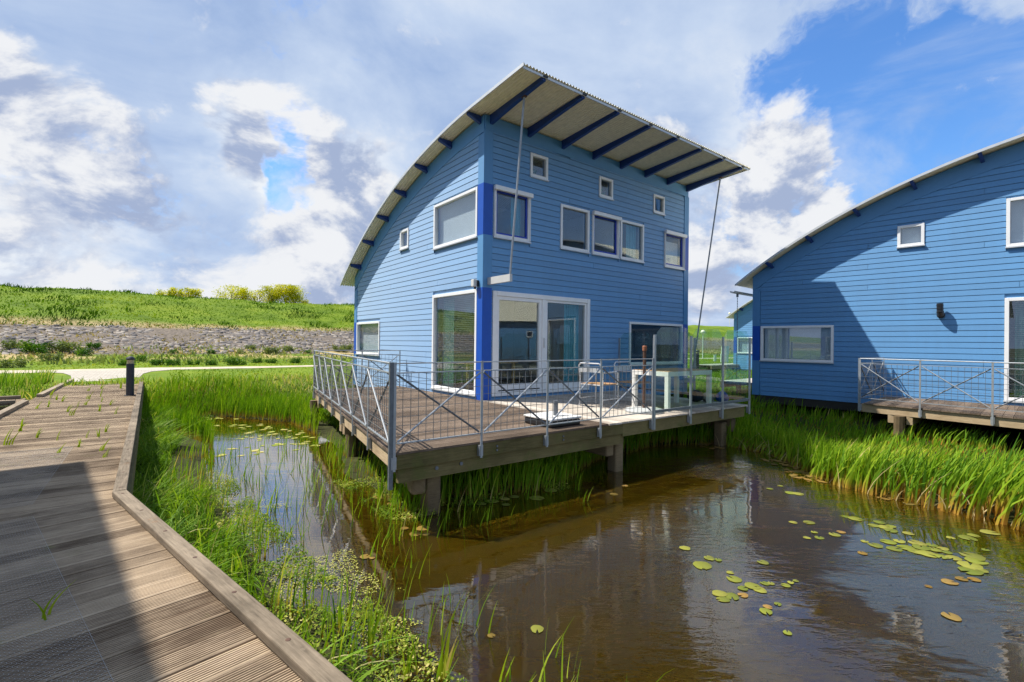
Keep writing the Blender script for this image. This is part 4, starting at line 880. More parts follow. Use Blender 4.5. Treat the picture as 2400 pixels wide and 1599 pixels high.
# bollard light at the far end of the boardwalk
def bollard(label, x, y, z, h=.86, r=.0725, group=None):
    b_ = thing('bollard_light', label, 'bollard', (x, y, z), 0, group)
    m_ = MB(); m_.lathe((0, 0, 0), [(r + .03, 0), (r + .03, .012), (r, .014), (r, h - .16)], 20); m_.build('post', MT['bollard'], b_, True).data.set_sharp_from_angle(angle=.6)
    m_ = MB(); m_.lathe((0, 0, h - .16), [(r * .86, 0), (r * .86, .085)], 20); m_.build('lens', MT['lens'], b_)
    m_ = MB(); m_.lathe((0, 0, h - .075), [(r + .004, 0), (r + .006, .03), (r * .8, .06), (r * .2, .075)], 20); m_.build('cap', MT['bollard'], b_)
    return b_
bq = np.array((-8.36, 10.75)) - NF * .03
bollard('slim dark bollard light beside the right kerb of the boardwalk', bq[0], bq[1], ZW)
bollard('small far dark bollard light on the lawn behind the wind screen', 9.66, 25.42, .77, .98, .09)
def globe_lamp(label, x, y, z0, h, r):
    l = thing('street_lamp', label, 'lamp', (x, y, z0))
    m_ = MB(); m_.tube((0, 0, 0), (0, 0, h), .045, 10, .035); m_.build('post', MT['whitemetal'], l)
    m_ = MB(); m_.lathe((0, 0, h - .02), [(r * math.sin(a) + .001, r * (1 - math.cos(a))) for a in np.linspace(.15, math.pi - .02, 12)], 18); m_.build('globe', MT['globe'], l, True)
    return l
def gz(x, y): return float(ground_h(np.array([x]), np.array([y]))[0])
def at_bearing(px, t_):                        # point on the dike line t_ along a bearing of the photo
    r_ = dirpx(px, 800); k = t_ / (r_.x * V_[0] + r_.y * V_[1]); return r_.x * k, r_.y * k
globe_lamp('white globe street lamp with a thin post on the lawn behind the wind screen', 17.54, 44.85, gz(17.54, 44.85), 2.25, .20)
x, y = at_bearing(1709.5, 61); globe_lamp('tall distant globe lamp on top of the dike left of the small far house', x, y, gz(x, y), 3.0, .27)
x, y = at_bearing(1721.3, 44); globe_lamp('small globe lamp touching the left corner of the far house', x, y, gz(x, y), 4.25, .18)
cb = thing('utility_cabinet', 'pale grey two-part utility cabinet on the lawn by the far house', 'cabinet', (15.2, 34.9, gz(15.2, 34.9)), R(-14))
m_ = MB(); m_.box(-.24, .24, -.17, .17, 0, .62); m_.build('base', MT['cabinet'], cb)
m_ = MB(); m_.box(-.20, .27, -.15, .15, .622, 1.16); m_.build('body', MT['cabinet'], cb)
m_ = MB(); m_.box(-.16, .23, -.158, -.151, .68, 1.10); m_.box(-.20, .20, -.178, -.171, .06, .56); m_.build('door', MT['cabinet'], cb)
m_ = MB(); m_.box(-.22, .29, -.17, .17, 1.161, 1.19); m_.build('lid', MT['cabinet'], cb)
mk = thing('marker_post', 'short white marker post on the lawn left of the utility cabinet', 'post', (15.4, 37.0, gz(15.4, 37.)))
m_ = MB(); m_.box(-.08, .08, -.05, .05, 0, .50); m_.build('post', MT['white'], mk); m_ = MB(); m_.box(-.085, .085, -.055, .055, .501, .53); m_.build('cap', MT['lightgrey'], mk)
def jetty(label, p, q, w, group):
    p, q = np.array(p), np.array(q); d = (q - p); n = np.linalg.norm(d); d /= n; nr = np.array((-d[1], d[0])); j = thing('jetty', label, 'jetty', (0, 0, 0), 0, group)
    m_ = MB(); k = 0.0
    while k < n: plank(m_, p + d * k, d, nr, DZ, lambda w_: -w / 2, lambda w_: w / 2, rng.random(), [(0, -.028), (0, 0), (.14, 0), (.14, -.028)]); k += .147
    m_.build('decking', MT['deckB'], j)
    for s in (-1, 1):
        m_ = MB(); a, b_ = p + nr * s * (w / 2 - .03), q + nr * s * (w / 2 - .03); m_.bar((*a, DZ - .13), (*b_, DZ - .13), .05, .2); m_.build('edge_beam', MT['beam2'], j)
    for f_ in (.05, .5, .95):
        m_ = MB(); c_ = p + d * n * f_; m_.tube((*c_, -.4), (*c_, DZ - .03), .09, 8); m_.build('pile', MT['pile'], j)
jetty('short pale timber landing sticking out behind the right-hand house', (7.45, 16.2), (10.2, 18.4), 1.1, 'timber landings behind the houses')
jetty('far grey timber walkway on the lawn before the small far house', (11.5, 29.5), (15.5, 32.8), 1.2, 'timber landings behind the houses')

# ------------------------------------------------------------------ plants
def blades(name, xy, z, H, W, lean, curl, mt, tint, label=None, kind='stuff', parent=None, K=4, gmax=1.0, twist=None):
    """a strip of K quads per blade; lean (N,2) is the sideways travel of the tip as a share of H; curl > 0 makes the tip droop"""
    N = len(xy); k = np.linspace(0, 1, K + 1)[None, :]
    ang = rng.uniform(0, 2 * math.pi, N) if twist is None else twist
    sx_, sy_ = np.cos(ang)[:, None], np.sin(ang)[:, None]
    H_ = H[:, None]; up_ = H_ * (k - curl[:, None] * k ** 2.4); off = k ** 1.7
    cx_ = xy[:, :1] + lean[:, :1] * H_ * off; cy_ = xy[:, 1:] + lean[:, 1:] * H_ * off; cz_ = z[:, None] + up_
    wd = W[:, None] * (1 - k ** 2.2) * .5 + .0006 + W[:, None] * .0
    Lf = np.stack([cx_ - sx_ * wd, cy_ - sy_ * wd, cz_], -1); Rt = np.stack([cx_ + sx_ * wd, cy_ + sy_ * wd, cz_], -1)
    V = np.stack([Lf, Rt], 2).reshape(-1, 3)
    base = (np.arange(N) * 2 * (K + 1))[:, None]; j = (np.arange(K) * 2)[None, :]
    F_ = np.stack([base + j, base + j + 1, base + j + 3, base + j + 2], -1).reshape(-1, 4)
    T = np.stack([np.repeat(tint[:, None], K + 1, 1), np.repeat(k, N, 0) * gmax, np.zeros((N, K + 1))], -1); T = np.repeat(T[:, :, None, :], 2, 2).reshape(-1, 3)
    o = npmesh(name, V, F_, mt, T, parent=parent)
    if label: o['label'] = label
    if kind: o['kind'] = kind
    return o
def sample(x0, x1, y0, y1, n, cond):
    p = np.stack([rng.uniform(x0, x1, n), rng.uniform(y0, y1, n)], 1); return p[cond(p[:, 0], p[:, 1])]
def nrm(n, m_, s): return rng.normal(m_, s, n)
def dk(x, y):                                 # house-1 frame
    dx, dy = x - A1[0], y - A1[1]; c_, s_ = math.cos(TH1), math.sin(TH1); return dx * c_ + dy * s_, -dx * s_ + dy * c_
def under1(x, y):
    a_, b_ = dk(x, y); return ((a_ > LX(b_) - .1) & (a_ < 4.15) & (b_ > -3.55) & (b_ < 4.2)) | ((a_ > -.1) & (a_ < 7.5) & (b_ > -.1) & (b_ < 7.5))
def under2(x, y):
    dx, dy = x - A2[0], y - A2[1]; c_, s_ = math.cos(TH2), math.sin(TH2); a_, b_ = dx * c_ + dy * s_, -dx * s_ + dy * c_
    return ((a_ > LX(b_) - .1) & (a_ < 4.2) & (b_ > -3.5) & (b_ < 4.4)) | ((a_ > -.1) & (a_ < 7.5) & (b_ > -.1) & (b_ < 7.5))
def under3(x, y):
    dx, dy = x - A3[0], y - A3[1]; c_, s_ = math.cos(TH3), math.sin(TH3); a_, b_ = dx * c_ + dy * s_, -dx * s_ + dy * c_
    return (a_ > -.2) & (a_ < 7.6) & (b_ > -.2) & (b_ < 7.6)
def tdist(x, y): return x * V_[0] + y * V_[1]
def walkd(x, y):                              # distance to the right of the boardwalk kerbs (negative = on the boards)
    return np.maximum((x - B0[0]) * NF[0] + (y - B0[1]) * NF[1], (x - B0[0]) * NN[0] + (y - B0[1]) * NN[1])
G_REED = leafmat('reed_leaf', [(.0, (.055, .14, .008)), (.35, (.125, .25, .010)), (.7, (.21, .34, .014)), (.93, (.36, .42, .05)), (1.0, (.50, .40, .17))], base=(.30, .19, .045), basepow=.30)
G_REED2 = leafmat('reed_leaf_orange_base', [(.0, (.055, .14, .010)), (.35, (.14, .26, .014)), (.7, (.27, .37, .02)), (.92, (.46, .46, .06)), (1.0, (.55, .43, .18))], base=(.46, .22, .045), basepow=.42)
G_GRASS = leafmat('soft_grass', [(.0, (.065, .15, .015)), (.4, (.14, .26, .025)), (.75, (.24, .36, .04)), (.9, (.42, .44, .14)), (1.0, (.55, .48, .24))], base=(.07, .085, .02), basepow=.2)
G_LAWN = leafmat('lawn_grass', [(.0, (.11, .19, .008)), (.5, (.22, .32, .012)), (1.0, (.40, .42, .04))], trans=.3)
G_DIKE = leafmat('dike_grass', [(.0, (.030, .080, .002)), (.4, (.090, .185, .003)), (.75, (.165, .265, .004)), (1.0, (.29, .33, .01))], trans=.3)
G_DRY = leafmat('dry_grass', [(.0, (.26, .20, .08)), (1.0, (.55, .43, .22))], trans=.2)
G_MAT = leafmat('small_leaved_mat', [(.0, (.06, .13, .012)), (.45, (.16, .24, .02)), (.8, (.33, .36, .05)), (1.0, (.50, .44, .16))], trans=.3)
G_DUCK = leafmat('duckweed', [(.0, (.20, .24, .03)), (.6, (.36, .36, .08)), (1.0, (.46, .40, .16))], trans=.1)
G_SHRUB = leafmat('shrub_leaf', [(.0, (.03, .09, .010)), (.5, (.07, .17, .015)), (1.0, (.18, .28, .03))], trans=.3)
G_PALE = leafmat('pale_shrub_leaf', [(.0, (.10, .14, .05)), (.5, (.20, .25, .09)), (1.0, (.34, .36, .16))], trans=.3)
G_TREE = leafmat('tree_leaf', [(.0, (.24, .28, .012)), (.5, (.46, .46, .02)), (1.0, (.66, .58, .04))], trans=.5)
G_PAD = leafmat('lily_leaf', [(.0, (.10, .14, .02)), (.5, (.19, .22, .03)), (1.0, (.28, .28, .05))], trans=.1, rough=.35, mottle=(.20, .17, .05))
G_PADB = leafmat('old_lily_leaf', [(.0, (.16, .085, .02)), (.5, (.24, .14, .03)), (1.0, (.32, .19, .06))], trans=.1, rough=.4, mottle=(.15, .13, .04))

def reed_bed(name, label, box, n, cond, hmin, hmax, w, mt, lean=(.16, .0), sp_=.14, cap=None):
    p = sample(*box, n, cond); N = len(p)
    c_ = vnoise(p[:, 0], p[:, 1], .7, 31); c2 = vnoise(p[:, 0], p[:, 1], 2.2, 33)
    H = (hmin + (hmax - hmin) * np.clip(.25 + .5 * c_ + .4 * c2 + nrm(N, 0, .13), 0, 1.1))
    if cap is not None: H = cap(p, H)
    z = np.maximum(ground_h(p[:, 0], p[:, 1]), -.12)
    le = np.stack([nrm(N, lean[0], sp_), nrm(N, lean[1], sp_)], 1)
    t = np.clip(.42 + .45 * (c2 - .5) + .3 * (c_ - .5) + nrm(N, 0, .20), 0, 1)
    return blades(name, p, z, H, rng.uniform(.6, 1.25, N) * w, le, np.abs(nrm(N, .15, .17)), mt, t, label)
sdp = lambda x, y: sdist(POND, x, y)
def capdeck(p, H): return np.where(under1(p[:, 0], p[:, 1]) | under2(p[:, 0], p[:, 1]), np.minimum(H, .62), H)
reed_bed('reed_bed', 'bright green reeds along the far left shore of the pond', (-9.6, -2.0, 6.3, 15.2), 30000, lambda x, y: (sdp(x, y) > -.07) & (sdp(x, y) < 1.9) & (walkd(x, y) > np.where(y < 10.2, 2.35, .5)) & ~under1(x, y) & (rng.random(x.shape) < np.where(sdp(x, y) < .9, 1, .45)), .30, .70, .017, G_REED, lean=(.08, .02), cap=capdeck)
reed_bed('reed_bed', 'shaded reeds standing under the middle deck', (-1.7, 5.2, 5.7, 11.4), 15000, lambda x, y: (sdp(x, y) > -.15) & (sdp(x, y) < 1.7) & (under1(x, y) | (x > 1.0)), .40, .62, .020, G_REED, lean=(.05, .0), cap=capdeck)
reed_bed('reed_bed', 'tall sunlit reeds with orange stems before the right-hand house', (4.3, 11.5, 3.2, 10.8), 14500, lambda x, y: (sdp(x, y) > -.25) & (sdp(x, y) < 4.2) & (rng.random(x.shape) < np.where(sdp(x, y) < .8, 1, .55)), 0.50, 1.02, .026, G_REED2, lean=(.34, -.03), sp_=.17, cap=lambda p, H: np.where(under2(p[:, 0], p[:, 1]), np.minimum(H, .40), H * (1 - .35 * sst(sdp(p[:, 0], p[:, 1]), .5, 1.4)) * np.interp(p[:, 1], [5.5, 6.8, 7.8, 9], [1, .92, .52, .36])))
reed_bed('reed_bed', 'rough reeds filling the wet ground between the houses', (3, 24, 9, 30), 42000, lambda x, y: (sdp(x, y) > 1.2) & (tdist(x, y) < 16.2) & (tdist(x, y) > -3) & ~under1(x, y) & ~under2(x, y) & ~under3(x, y), .25, .58, .026, G_REED, cap=lambda p, H: np.where(p[:, 1] < 13.5, np.minimum(H, .30), H) * np.where(under2(p[:, 0] - .6, p[:, 1] - .6), .6, 1))
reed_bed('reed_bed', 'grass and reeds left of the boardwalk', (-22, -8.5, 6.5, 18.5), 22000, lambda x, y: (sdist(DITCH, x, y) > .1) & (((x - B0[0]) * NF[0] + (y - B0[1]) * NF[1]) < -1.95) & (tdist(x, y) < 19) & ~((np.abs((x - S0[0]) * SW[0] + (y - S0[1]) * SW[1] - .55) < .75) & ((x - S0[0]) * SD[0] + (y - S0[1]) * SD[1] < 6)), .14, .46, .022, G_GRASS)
# meadow grass behind the reeds, and the mown lawn
def meadow(name, label, box, n, cond, h0, h1_, w, mt, seed, lean=.0, tb=.45):
    p = sample(*box, n, cond); N = len(p); c_ = vnoise(p[:, 0], p[:, 1], 1.6, seed); c2 = vnoise(p[:, 0], p[:, 1], 5, seed + 1)
    return blades(name, p, ground_h(p[:, 0], p[:, 1]) - .01, (h0 + (h1_ - h0) * c_) * rng.uniform(.6, 1.3, N), w * rng.uniform(.6, 1.4, N), np.stack([nrm(N, lean, .3), nrm(N, 0, .3)], 1), np.abs(nrm(N, .2, .12)), mt, np.clip(tb + .6 * (c2 - .5) + .4 * (c_ - .5) + nrm(N, 0, .2), 0, 1), label, K=2)
notpath = lambda x, y: ~((tdist(x, y) > 23.7) & (tdist(x, y) < 26.3)) & ~(((x + 12.4) * CD[0] + (y - 15) * CD[1] > -1.6) & ((x + 12.4) * CD[0] + (y - 15) * CD[1] < 5) & (np.abs((x + 12.4) * NF[0] + (y - 15) * NF[1]) < 1.6))
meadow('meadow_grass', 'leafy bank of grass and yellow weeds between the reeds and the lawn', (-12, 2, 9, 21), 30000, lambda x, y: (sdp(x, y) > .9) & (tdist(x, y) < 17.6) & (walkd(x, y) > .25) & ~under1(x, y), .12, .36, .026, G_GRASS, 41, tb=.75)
meadow('lawn_grass', 'short mown lawn on both sides of the gravel path', (-40, 24, 8, 60), 90000, lambda x, y: (tdist(x, y) > 16.6) & (tdist(x, y) < 37.5) & notpath(x, y) & (walkd(x, y) > .15) | ((tdist(x, y) > 18) & (tdist(x, y) < 37) & notpath(x, y)), .03, .08, .05, G_LAWN, 43, tb=.55)
meadow('rough_grass', 'rough grass and weeds along the foot of the dike', (-52, 60, 10, 90), 90000, lambda x, y: (tdist(x, y) > 30.5) & (tdist(x, y) < 40.5) & (vnoise(x, y, 2.5, 51) > .42), .10, .38, .09, G_PALE, 45, tb=.5)
meadow('dry_grass', 'straw coloured dry grass between the basalt blocks', (-52, 60, 10, 100), 110000, lambda x, y: (tdist(x, y) > 36.8) & (tdist(x, y) < 49) & (vnoise(x, y, 2.0, 53) > np.where((tdist(x, y) > 41) & (tdist(x, y) < 46.5), .58, .36)), .08, .24, .10, G_DRY, 47)
def dcond(x, y): t_ = tdist(x, y); return (t_ > 47.3) & (t_ < 63.5) & (np.abs(x * U[0] + y * U[1] - 20) < 62)
p = sample(-75, 90, 5, 115, 420000, dcond); N = len(p); c_ = vnoise(p[:, 0], p[:, 1], 1.5, 61); c2 = vnoise(p[:, 0], p[:, 1], 4.5, 62); c3 = vnoise(p[:, 0], p[:, 1], .6, 63)
clump = sst(c_, .55, .9)
blades('dike_grass', p, ground_h(p[:, 0], p[:, 1]) - .03, (.12 + .26 * clump + .10 * c3) * rng.uniform(.7, 1.2, N), .065 * rng.uniform(.5, 1.5, N), np.stack([nrm(N, .35, .3), nrm(N, 0, .3)], 1), np.abs(nrm(N, .25, .12)), G_DIKE, np.clip(.62 - .62 * clump + .8 * (c2 - .5) + nrm(N, 0, .08), 0, 1), 'lush tufted grass on the upper slope of the dike', K=2)

# near bank beside the boardwalk
def bankcond(lo, hi, w0=.13): return lambda x, y: (sdp(x, y) > lo) & (sdp(x, y) < hi) & (walkd(x, y) > w0)
p = sample(-9, .6, 1.6, 12.4, 60000, bankcond(.22, 3.0)); p = p[(sdp(p[:, 0], p[:, 1]) > .5) | (p[:, 1] < 6.0)]; p = p[(p[:, 0] < -2.0) | (rng.random(len(p)) < .25)]; N = len(p); c_ = vnoise(p[:, 0], p[:, 1], .45, 71); c2 = vnoise(p[:, 0], p[:, 1], 1.3, 72)
dirn = c_ * 9; le = np.stack([np.cos(dirn) * .55 + .25 + nrm(N, 0, .22), np.sin(dirn) * .55 + nrm(N, 0, .22)], 1)
fore = np.clip((p[:, 0] + 2.6) * .9, 0, .55)
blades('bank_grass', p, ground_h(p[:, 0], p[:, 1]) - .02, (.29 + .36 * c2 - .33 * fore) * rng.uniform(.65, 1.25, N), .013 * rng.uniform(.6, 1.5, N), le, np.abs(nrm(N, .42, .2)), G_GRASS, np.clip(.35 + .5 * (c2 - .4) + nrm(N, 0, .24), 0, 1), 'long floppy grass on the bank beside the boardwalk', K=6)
def leaflets(name, p, z, size, mt, tint, label, flat=.5):
    N = len(p); a = rng.uniform(0, 2 * math.pi, N); nx_ = nrm(N, 0, flat); ny_ = nrm(N, 0, flat); l = size * .5; w = size * rng.uniform(.25, .4, N)
    d = np.stack([np.cos(a), np.sin(a), nx_], 1); d /= np.linalg.norm(d, axis=1)[:, None]; s_ = np.stack([-np.sin(a), np.cos(a), ny_], 1); s_ /= np.linalg.norm(s_, axis=1)[:, None]
    c_ = np.concatenate([p, z[:, None]], 1)
    V = np.stack([c_ - d * l[:, None], c_ + s_ * w[:, None], c_ + d * l[:, None], c_ - s_ * w[:, None]], 1).reshape(-1, 3)
    T = np.repeat(np.stack([tint, np.ones(N), np.zeros(N)], 1), 4, 0)
    o = npmesh(name, V, np.arange(4 * N).reshape(-1, 4), mt, T); o['label'] = label; o['kind'] = 'stuff'; return o
p = sample(-4.2, .9, 1.1, 7.0, 90000, lambda x, y: (sdp(x, y) > -.34) & (sdp(x, y) < .75) & (walkd(x, y) > .10) & (vnoise(x, y, .32, 81) + .35 * sst(sdp(x, y), -.1, .3) > .36)); N = len(p); c_ = vnoise(p[:, 0], p[:, 1], .12, 82); c2 = vnoise(p[:, 0], p[:, 1], .5, 83)
leaflets('marsh_mat', p, np.maximum(ground_h(p[:, 0], p[:, 1]), 0) + .012 + rng.uniform(0, 1, N) * (.03 + .13 * c_ * sst(sdp(p[:, 0], p[:, 1]), -.25, .3)), rng.uniform(.012, .034, N), G_MAT, np.clip(.30 + .9 * (c2 - .45) + .4 * (c_ - .5) + nrm(N, 0, .2), 0, 1), 'yellow green mat of small leaved marsh plants at the water edge', .6)
p = sample(-4.6, 1.4, .9, 8.4, 130000, lambda x, y: (sdp(x, y) < .12) & (sdp(x, y) > -.80) & (walkd(x, y) > .1) & (walkd(x, y) < 1.9) & (vnoise(x, y, .38, 84) * .75 + vnoise(x, y, .11, 85) * .3 - .5 * np.clip(-sdp(x, y), 0, 1) > .42)); N = len(p)
leaflets('duckweed', p, .004 + rng.uniform(0, .008, N), rng.uniform(.010, .020, N), G_DUCK, np.clip(nrm(N, .5, .3), 0, 1), 'pale duckweed floating along the near bank', .12)
p = sample(-5.5, 1.0, .8, 9.5, 9000, lambda x, y: (sdp(x, y) > -.95) & (sdp(x, y) < .5) & (walkd(x, y) > .14) & (rng.random(x.shape) < np.where(sdp(x, y) < -.25, .30, .75)) & (vnoise(x, y, .5, 86) > .40)); N = len(p)
blades('bank_reed', p, np.maximum(ground_h(p[:, 0], p[:, 1]), -.1), rng.uniform(.22, .52, N), .011 * rng.uniform(.6, 1.3, N), np.stack([nrm(N, .14, .13), nrm(N, 0, .13)], 1), np.abs(nrm(N, .08, .08)), G_REED, np.clip(nrm(N, .55, .25), 0, 1), 'thin upright reeds standing in the shallow water of the near bank', K=5)
p = sample(-6.5, -1.2, 5.2, 11.0, 620, lambda x, y: (sdp(x, y) < -.3) & (vnoise(x, y, .55, 87) > .60)); N = len(p)
blades('water_reed', p, np.full(N, -.1), rng.uniform(.22, .46, N), .010 * rng.uniform(.6, 1.3, N), np.stack([nrm(N, .05, .08), nrm(N, 0, .08)], 1), np.abs(nrm(N, .05, .05)), G_REED, np.clip(nrm(N, .25, .2), 0, 1), 'thin dark reed stems rising from the open water on the left', K=4)
# cattails in the foreground: each clump is a thing
def clump_of(name, label, cat, x, y, n, h, w, lean, mt=G_REED2, sp_=.10, group=None):
    p = np.stack([nrm(n, x, .018), nrm(n, y, .018)], 1)
    o = blades(name, p, np.full(n, max(gz(x, y), -.1)), h * rng.uniform(.55, 1.1, n), w * rng.uniform(.6, 1.1, n), np.stack([nrm(n, lean, sp_), nrm(n, 0, sp_)], 1), np.abs(nrm(n, .04, .04)), mt, np.clip(nrm(n, .6, .2), 0, 1), None, None, K=6, twist=nrm(n, 0, .5))
    return tag(o, label, cat, group)
clump_of('cattail', 'broad bladed cattail clump rising from the water, bottom edge left of centre', 'cattail', -.40, 2.95, 7, .46, .026, .12)
clump_of('cattail', 'small yellow tipped cattail at the bottom edge, nearest the centre', 'cattail', -.03, 2.86, 4, .30, .020, .22)
clump_of('cattail', 'single leaning yellow reed at the bottom edge, right of the other cattails', 'cattail', .09, 2.86, 2, .27, .016, .42, sp_=.04)
clump_of('cattail', 'narrow cattail clump in the corner where the near bank meets the bottom edge', 'cattail', -.60, 2.94, 6, .40, .016, .10)
clump_of('cattail', 'tall thin reed clump between the duckweed and the brown water', 'cattail', -.88, 3.06, 7, .48, .014, .10)
clump_of('cattail', 'short yellow grass clump in the water, bottom right corner', 'cattail', 3.27, 3.10, 9, .14, .022, .10)

# lily pads
def pad_mesh(i):
    n = 22; V = [(0, 0, 0)]; a0 = .22
    for k in range(n + 1):
        a = a0 + (2 * math.pi - 2 * a0) * k / n; r = 1 + .05 * math.sin(3 * a + i * 2) + .03 * math.sin(7 * a + i)
        V.append((r * math.cos(a), r * math.sin(a) * .92, .05 * math.sin(2 * a + i) + .03))
    nb = len(V); V += [(x * .985, y * .985, z - .05) for x, y, z in V]
    F_ = [(0, k, k + 1) for k in range(1, n + 1)] + [(nb, nb + k + 1, nb + k) for k in range(1, n + 1)] + [(k, nb + k, nb + k + 1) for k in range(1, n + 1)] + [(k, nb + k + 1, k + 1) for k in range(1, n + 1)] + [(0, 1, nb + 1), (0, nb + 1, nb), (0, nb, nb + n + 1), (0, nb + n + 1, n + 1)]
    me = []
    for mt, tt in ((G_PAD, (.15, .5, .9)[i % 3]), (G_PADB, (.2, .5, .9)[i % 3])):
        o = npmesh('lily_pad', V, F_, mt, [(tt, 1, 0)] * len(V)); me.append(o.data); bpy.data.objects.remove(o)
    return me
PM = [pad_mesh(i) for i in range(6)]
PADS = [[4.59,7.82,0.062,0],[3.85,6.71,0.073,0],[3.93,6.67,0.072,0],[3.66,6.89,0.045,0],[3.89,7.04,0.038,0],[3.24,5.59,0.044,0],[3.42,5.59,0.061,0],[3.3,5.3,0.035,0],[3.13,5.15,0.037,0],[3.26,5.15,0.047,0],[3.48,5.24,0.057,0],[3.6,5.31,0.042,1],[3.98,5.8,0.042,0],[4.05,5.73,0.073,0],[4.32,5.3,0.052,0],[4.25,5.62,0.057,0],[4.11,5.52,0.056,0],[4.2,5.47,0.069,0],[4.19,5.37,0.064,0],[4.29,5.5,0.048,0],[3.68,5.07,0.037,0],[3.72,4.97,0.065,0],[3.92,5.06,0.07,0],[4.05,5.08,0.055,0],[3.85,4.89,0.067,0],[3.99,4.92,0.075,0],[4.2,5.04,0.077,0],[4.15,4.93,0.079,0],[4.02,4.83,0.07,0],[4.08,4.78,0.083,0],[4.31,4.99,0.051,0],[4.24,4.88,0.058,0],[4.35,4.91,0.05,0],[4.31,4.82,0.045,0],[4.17,4.72,0.056,0],[4.26,4.69,0.064,0],[4.49,4.74,0.094,0],[4.42,4.63,0.084,0],[4.27,4.53,0.095,0],[4.17,4.42,0.088,0],[4.28,4.44,0.053,0],[3.79,4.21,0.058,1],[3.95,4.27,0.046,1],[4.05,4.26,0.046,1],[4.68,5.19,0.041,0],[4.86,5.19,0.079,0],[4.99,5.26,0.053,0],[5.25,5.35,0.081,0],[4.76,4.89,0.035,0],[1.76,4.47,0.081,0],[1.89,4.63,0.047,0],[1.96,4.59,0.033,0],[1.94,4.22,0.061,0],[1.96,4.34,0.031,0],[1.94,4.06,0.041,0],[2.04,4.1,0.062,0],[2.07,4.04,0.053,0],[2.17,4.15,0.036,0],[2.22,4.15,0.03,0],[1.71,3.97,0.055,0],[1.79,3.93,0.057,0],[1.69,3.88,0.042,0],[1.89,3.95,0.04,1],[2.36,4.55,0.049,0],[2.33,4.12,0.036,0],[2.4,4.17,0.027,0],[2.46,4.2,0.024,0],[1.95,3.71,0.047,0],[2.0,3.78,0.033,1],[2.1,3.82,0.028,0],[1.96,3.44,0.03,0],[3.32,3.67,0.06,1],[3.54,4.13,0.027,1],[3.45,4.78,0.043,1],[1.75,4.85,0.042,0],[-1.14,5.28,0.044,1],[-0.94,5.29,0.074,1],[-0.88,5.13,0.038,1],[-0.99,5.13,0.065,1],[-1.13,5.63,0.053,1],[-1.69,6.35,0.096,1],[-1.45,6.07,0.077,1],[-1.35,4.58,0.051,1],[-1.28,4.55,0.027,1],[-0.12,3.37,0.028,1],[0.2,3.45,0.048,0],[1.74,4.85,0.052,0],[1.89,4.62,0.046,0],[1.77,4.48,0.078,0],[1.7,3.97,0.05,0],[1.71,3.88,0.039,0],[1.39,6.56,0.055,1],[1.63,6.97,0.047,1],[-0.36,6.11,0.061,0],[-0.22,6.21,0.073,0],[-0.07,6.31,0.063,0],[0.05,6.41,0.064,0],[0.35,6.36,0.096,0],[0.55,6.7,0.09,0],[-0.05,6.09,0.051,0],[-1.52,4.17,0.043,0],[-1.63,4.19,0.028,0],[-1.88,4.18,0.042,0],[-1.08,3.59,0.066,0],[-2.03,4.51,0.023,0]]
for i, (x, y, r, br) in enumerate(PADS):
    o = bpy.data.objects.new('lily_pad', PM[i % 6][br]); col.objects.link(o)
    o.location = (x, y, .004 + .0006 * (i % 4)); o.scale = (r * 1.04, r * 1.04, r * .28); o.rotation_euler = (0, 0, rng.uniform(0, 6.28))
    if x > 2.9: lb, gp = ('yellow green lily pad in the drifting raft before the right-hand reeds', 'green lily pads of the raft on the right') if not br else ('browning lily leaf among the green pads on the right', 'brown lily leaves of the raft on the right')
    elif x > 1.2: lb, gp = ('yellow green lily pad in the loose group in front of the middle deck', 'green lily pads in front of the deck') if not br else ('browning lily leaf in the loose group in front of the middle deck', 'brown lily leaves in front of the deck')
    elif y > 6.05 and x > -.6: lb, gp = 'shaded lily pad floating in the dark under the middle deck', 'shaded lily pads under the deck'
    elif br: lb, gp = 'orange brown lily leaf floating near the corner pile of the middle deck', 'brown lily leaves by the deck corner'
    else: lb, gp = 'yellow green lily pad lying along the near bank', 'green lily pads along the near bank'
    tag(o, lb, 'lily pad', gp)
p = sample(-8.4, -3.2, 8.3, 12.8, 420, lambda x, y: (sdp(x, y) < -.12) & (sdp(x, y) > -2.6) & (vnoise(x, y, .6, 91) > .48) & (rng.random(x.shape) < np.clip(1.1 + sdp(x, y) * .38, 0, 1)))
leaflets('floating_leaf', p, np.full(len(p), .005), rng.uniform(.10, .24, len(p)), G_DUCK, np.clip(nrm(len(p), .6, .25), 0, 1), 'scattered floating leaves on the left part of the pond', .01)

p = sample(3.8, 8.0, 4.0, 10.2, 9000, lambda x, y: (sdp(x, y) < .02) & (sdp(x, y) > -.55) & (vnoise(x, y, .5, 95) - .6 * np.clip(-sdp(x, y), 0, 1) > .42) & (rng.random(x.shape) < .35))
leaflets('reed_litter', p, np.full(len(p), .006), rng.uniform(.03, .20, len(p)), G_PADB, np.clip(nrm(len(p), .5, .3), 0, 1), 'orange brown dead stems and leaf litter floating along the right-hand reeds', .02)
p = sample(3.9, 8.0, 4.2, 10.2, 1500, lambda x, y: (sdp(x, y) < .1) & (sdp(x, y) > -.3)); N = len(p)
blades('dead_reed', p, np.full(N, -.1), rng.uniform(.25, .75, N), .014 * rng.uniform(.6, 1.2, N), np.stack([nrm(N, .35, .45), nrm(N, -.15, .4)], 1), np.abs(nrm(N, .25, .22)), G_DRY, np.clip(nrm(N, .4, .25), 0, 1), 'bent straw coloured dead reeds at the edge of the right-hand reed bed', K=5)
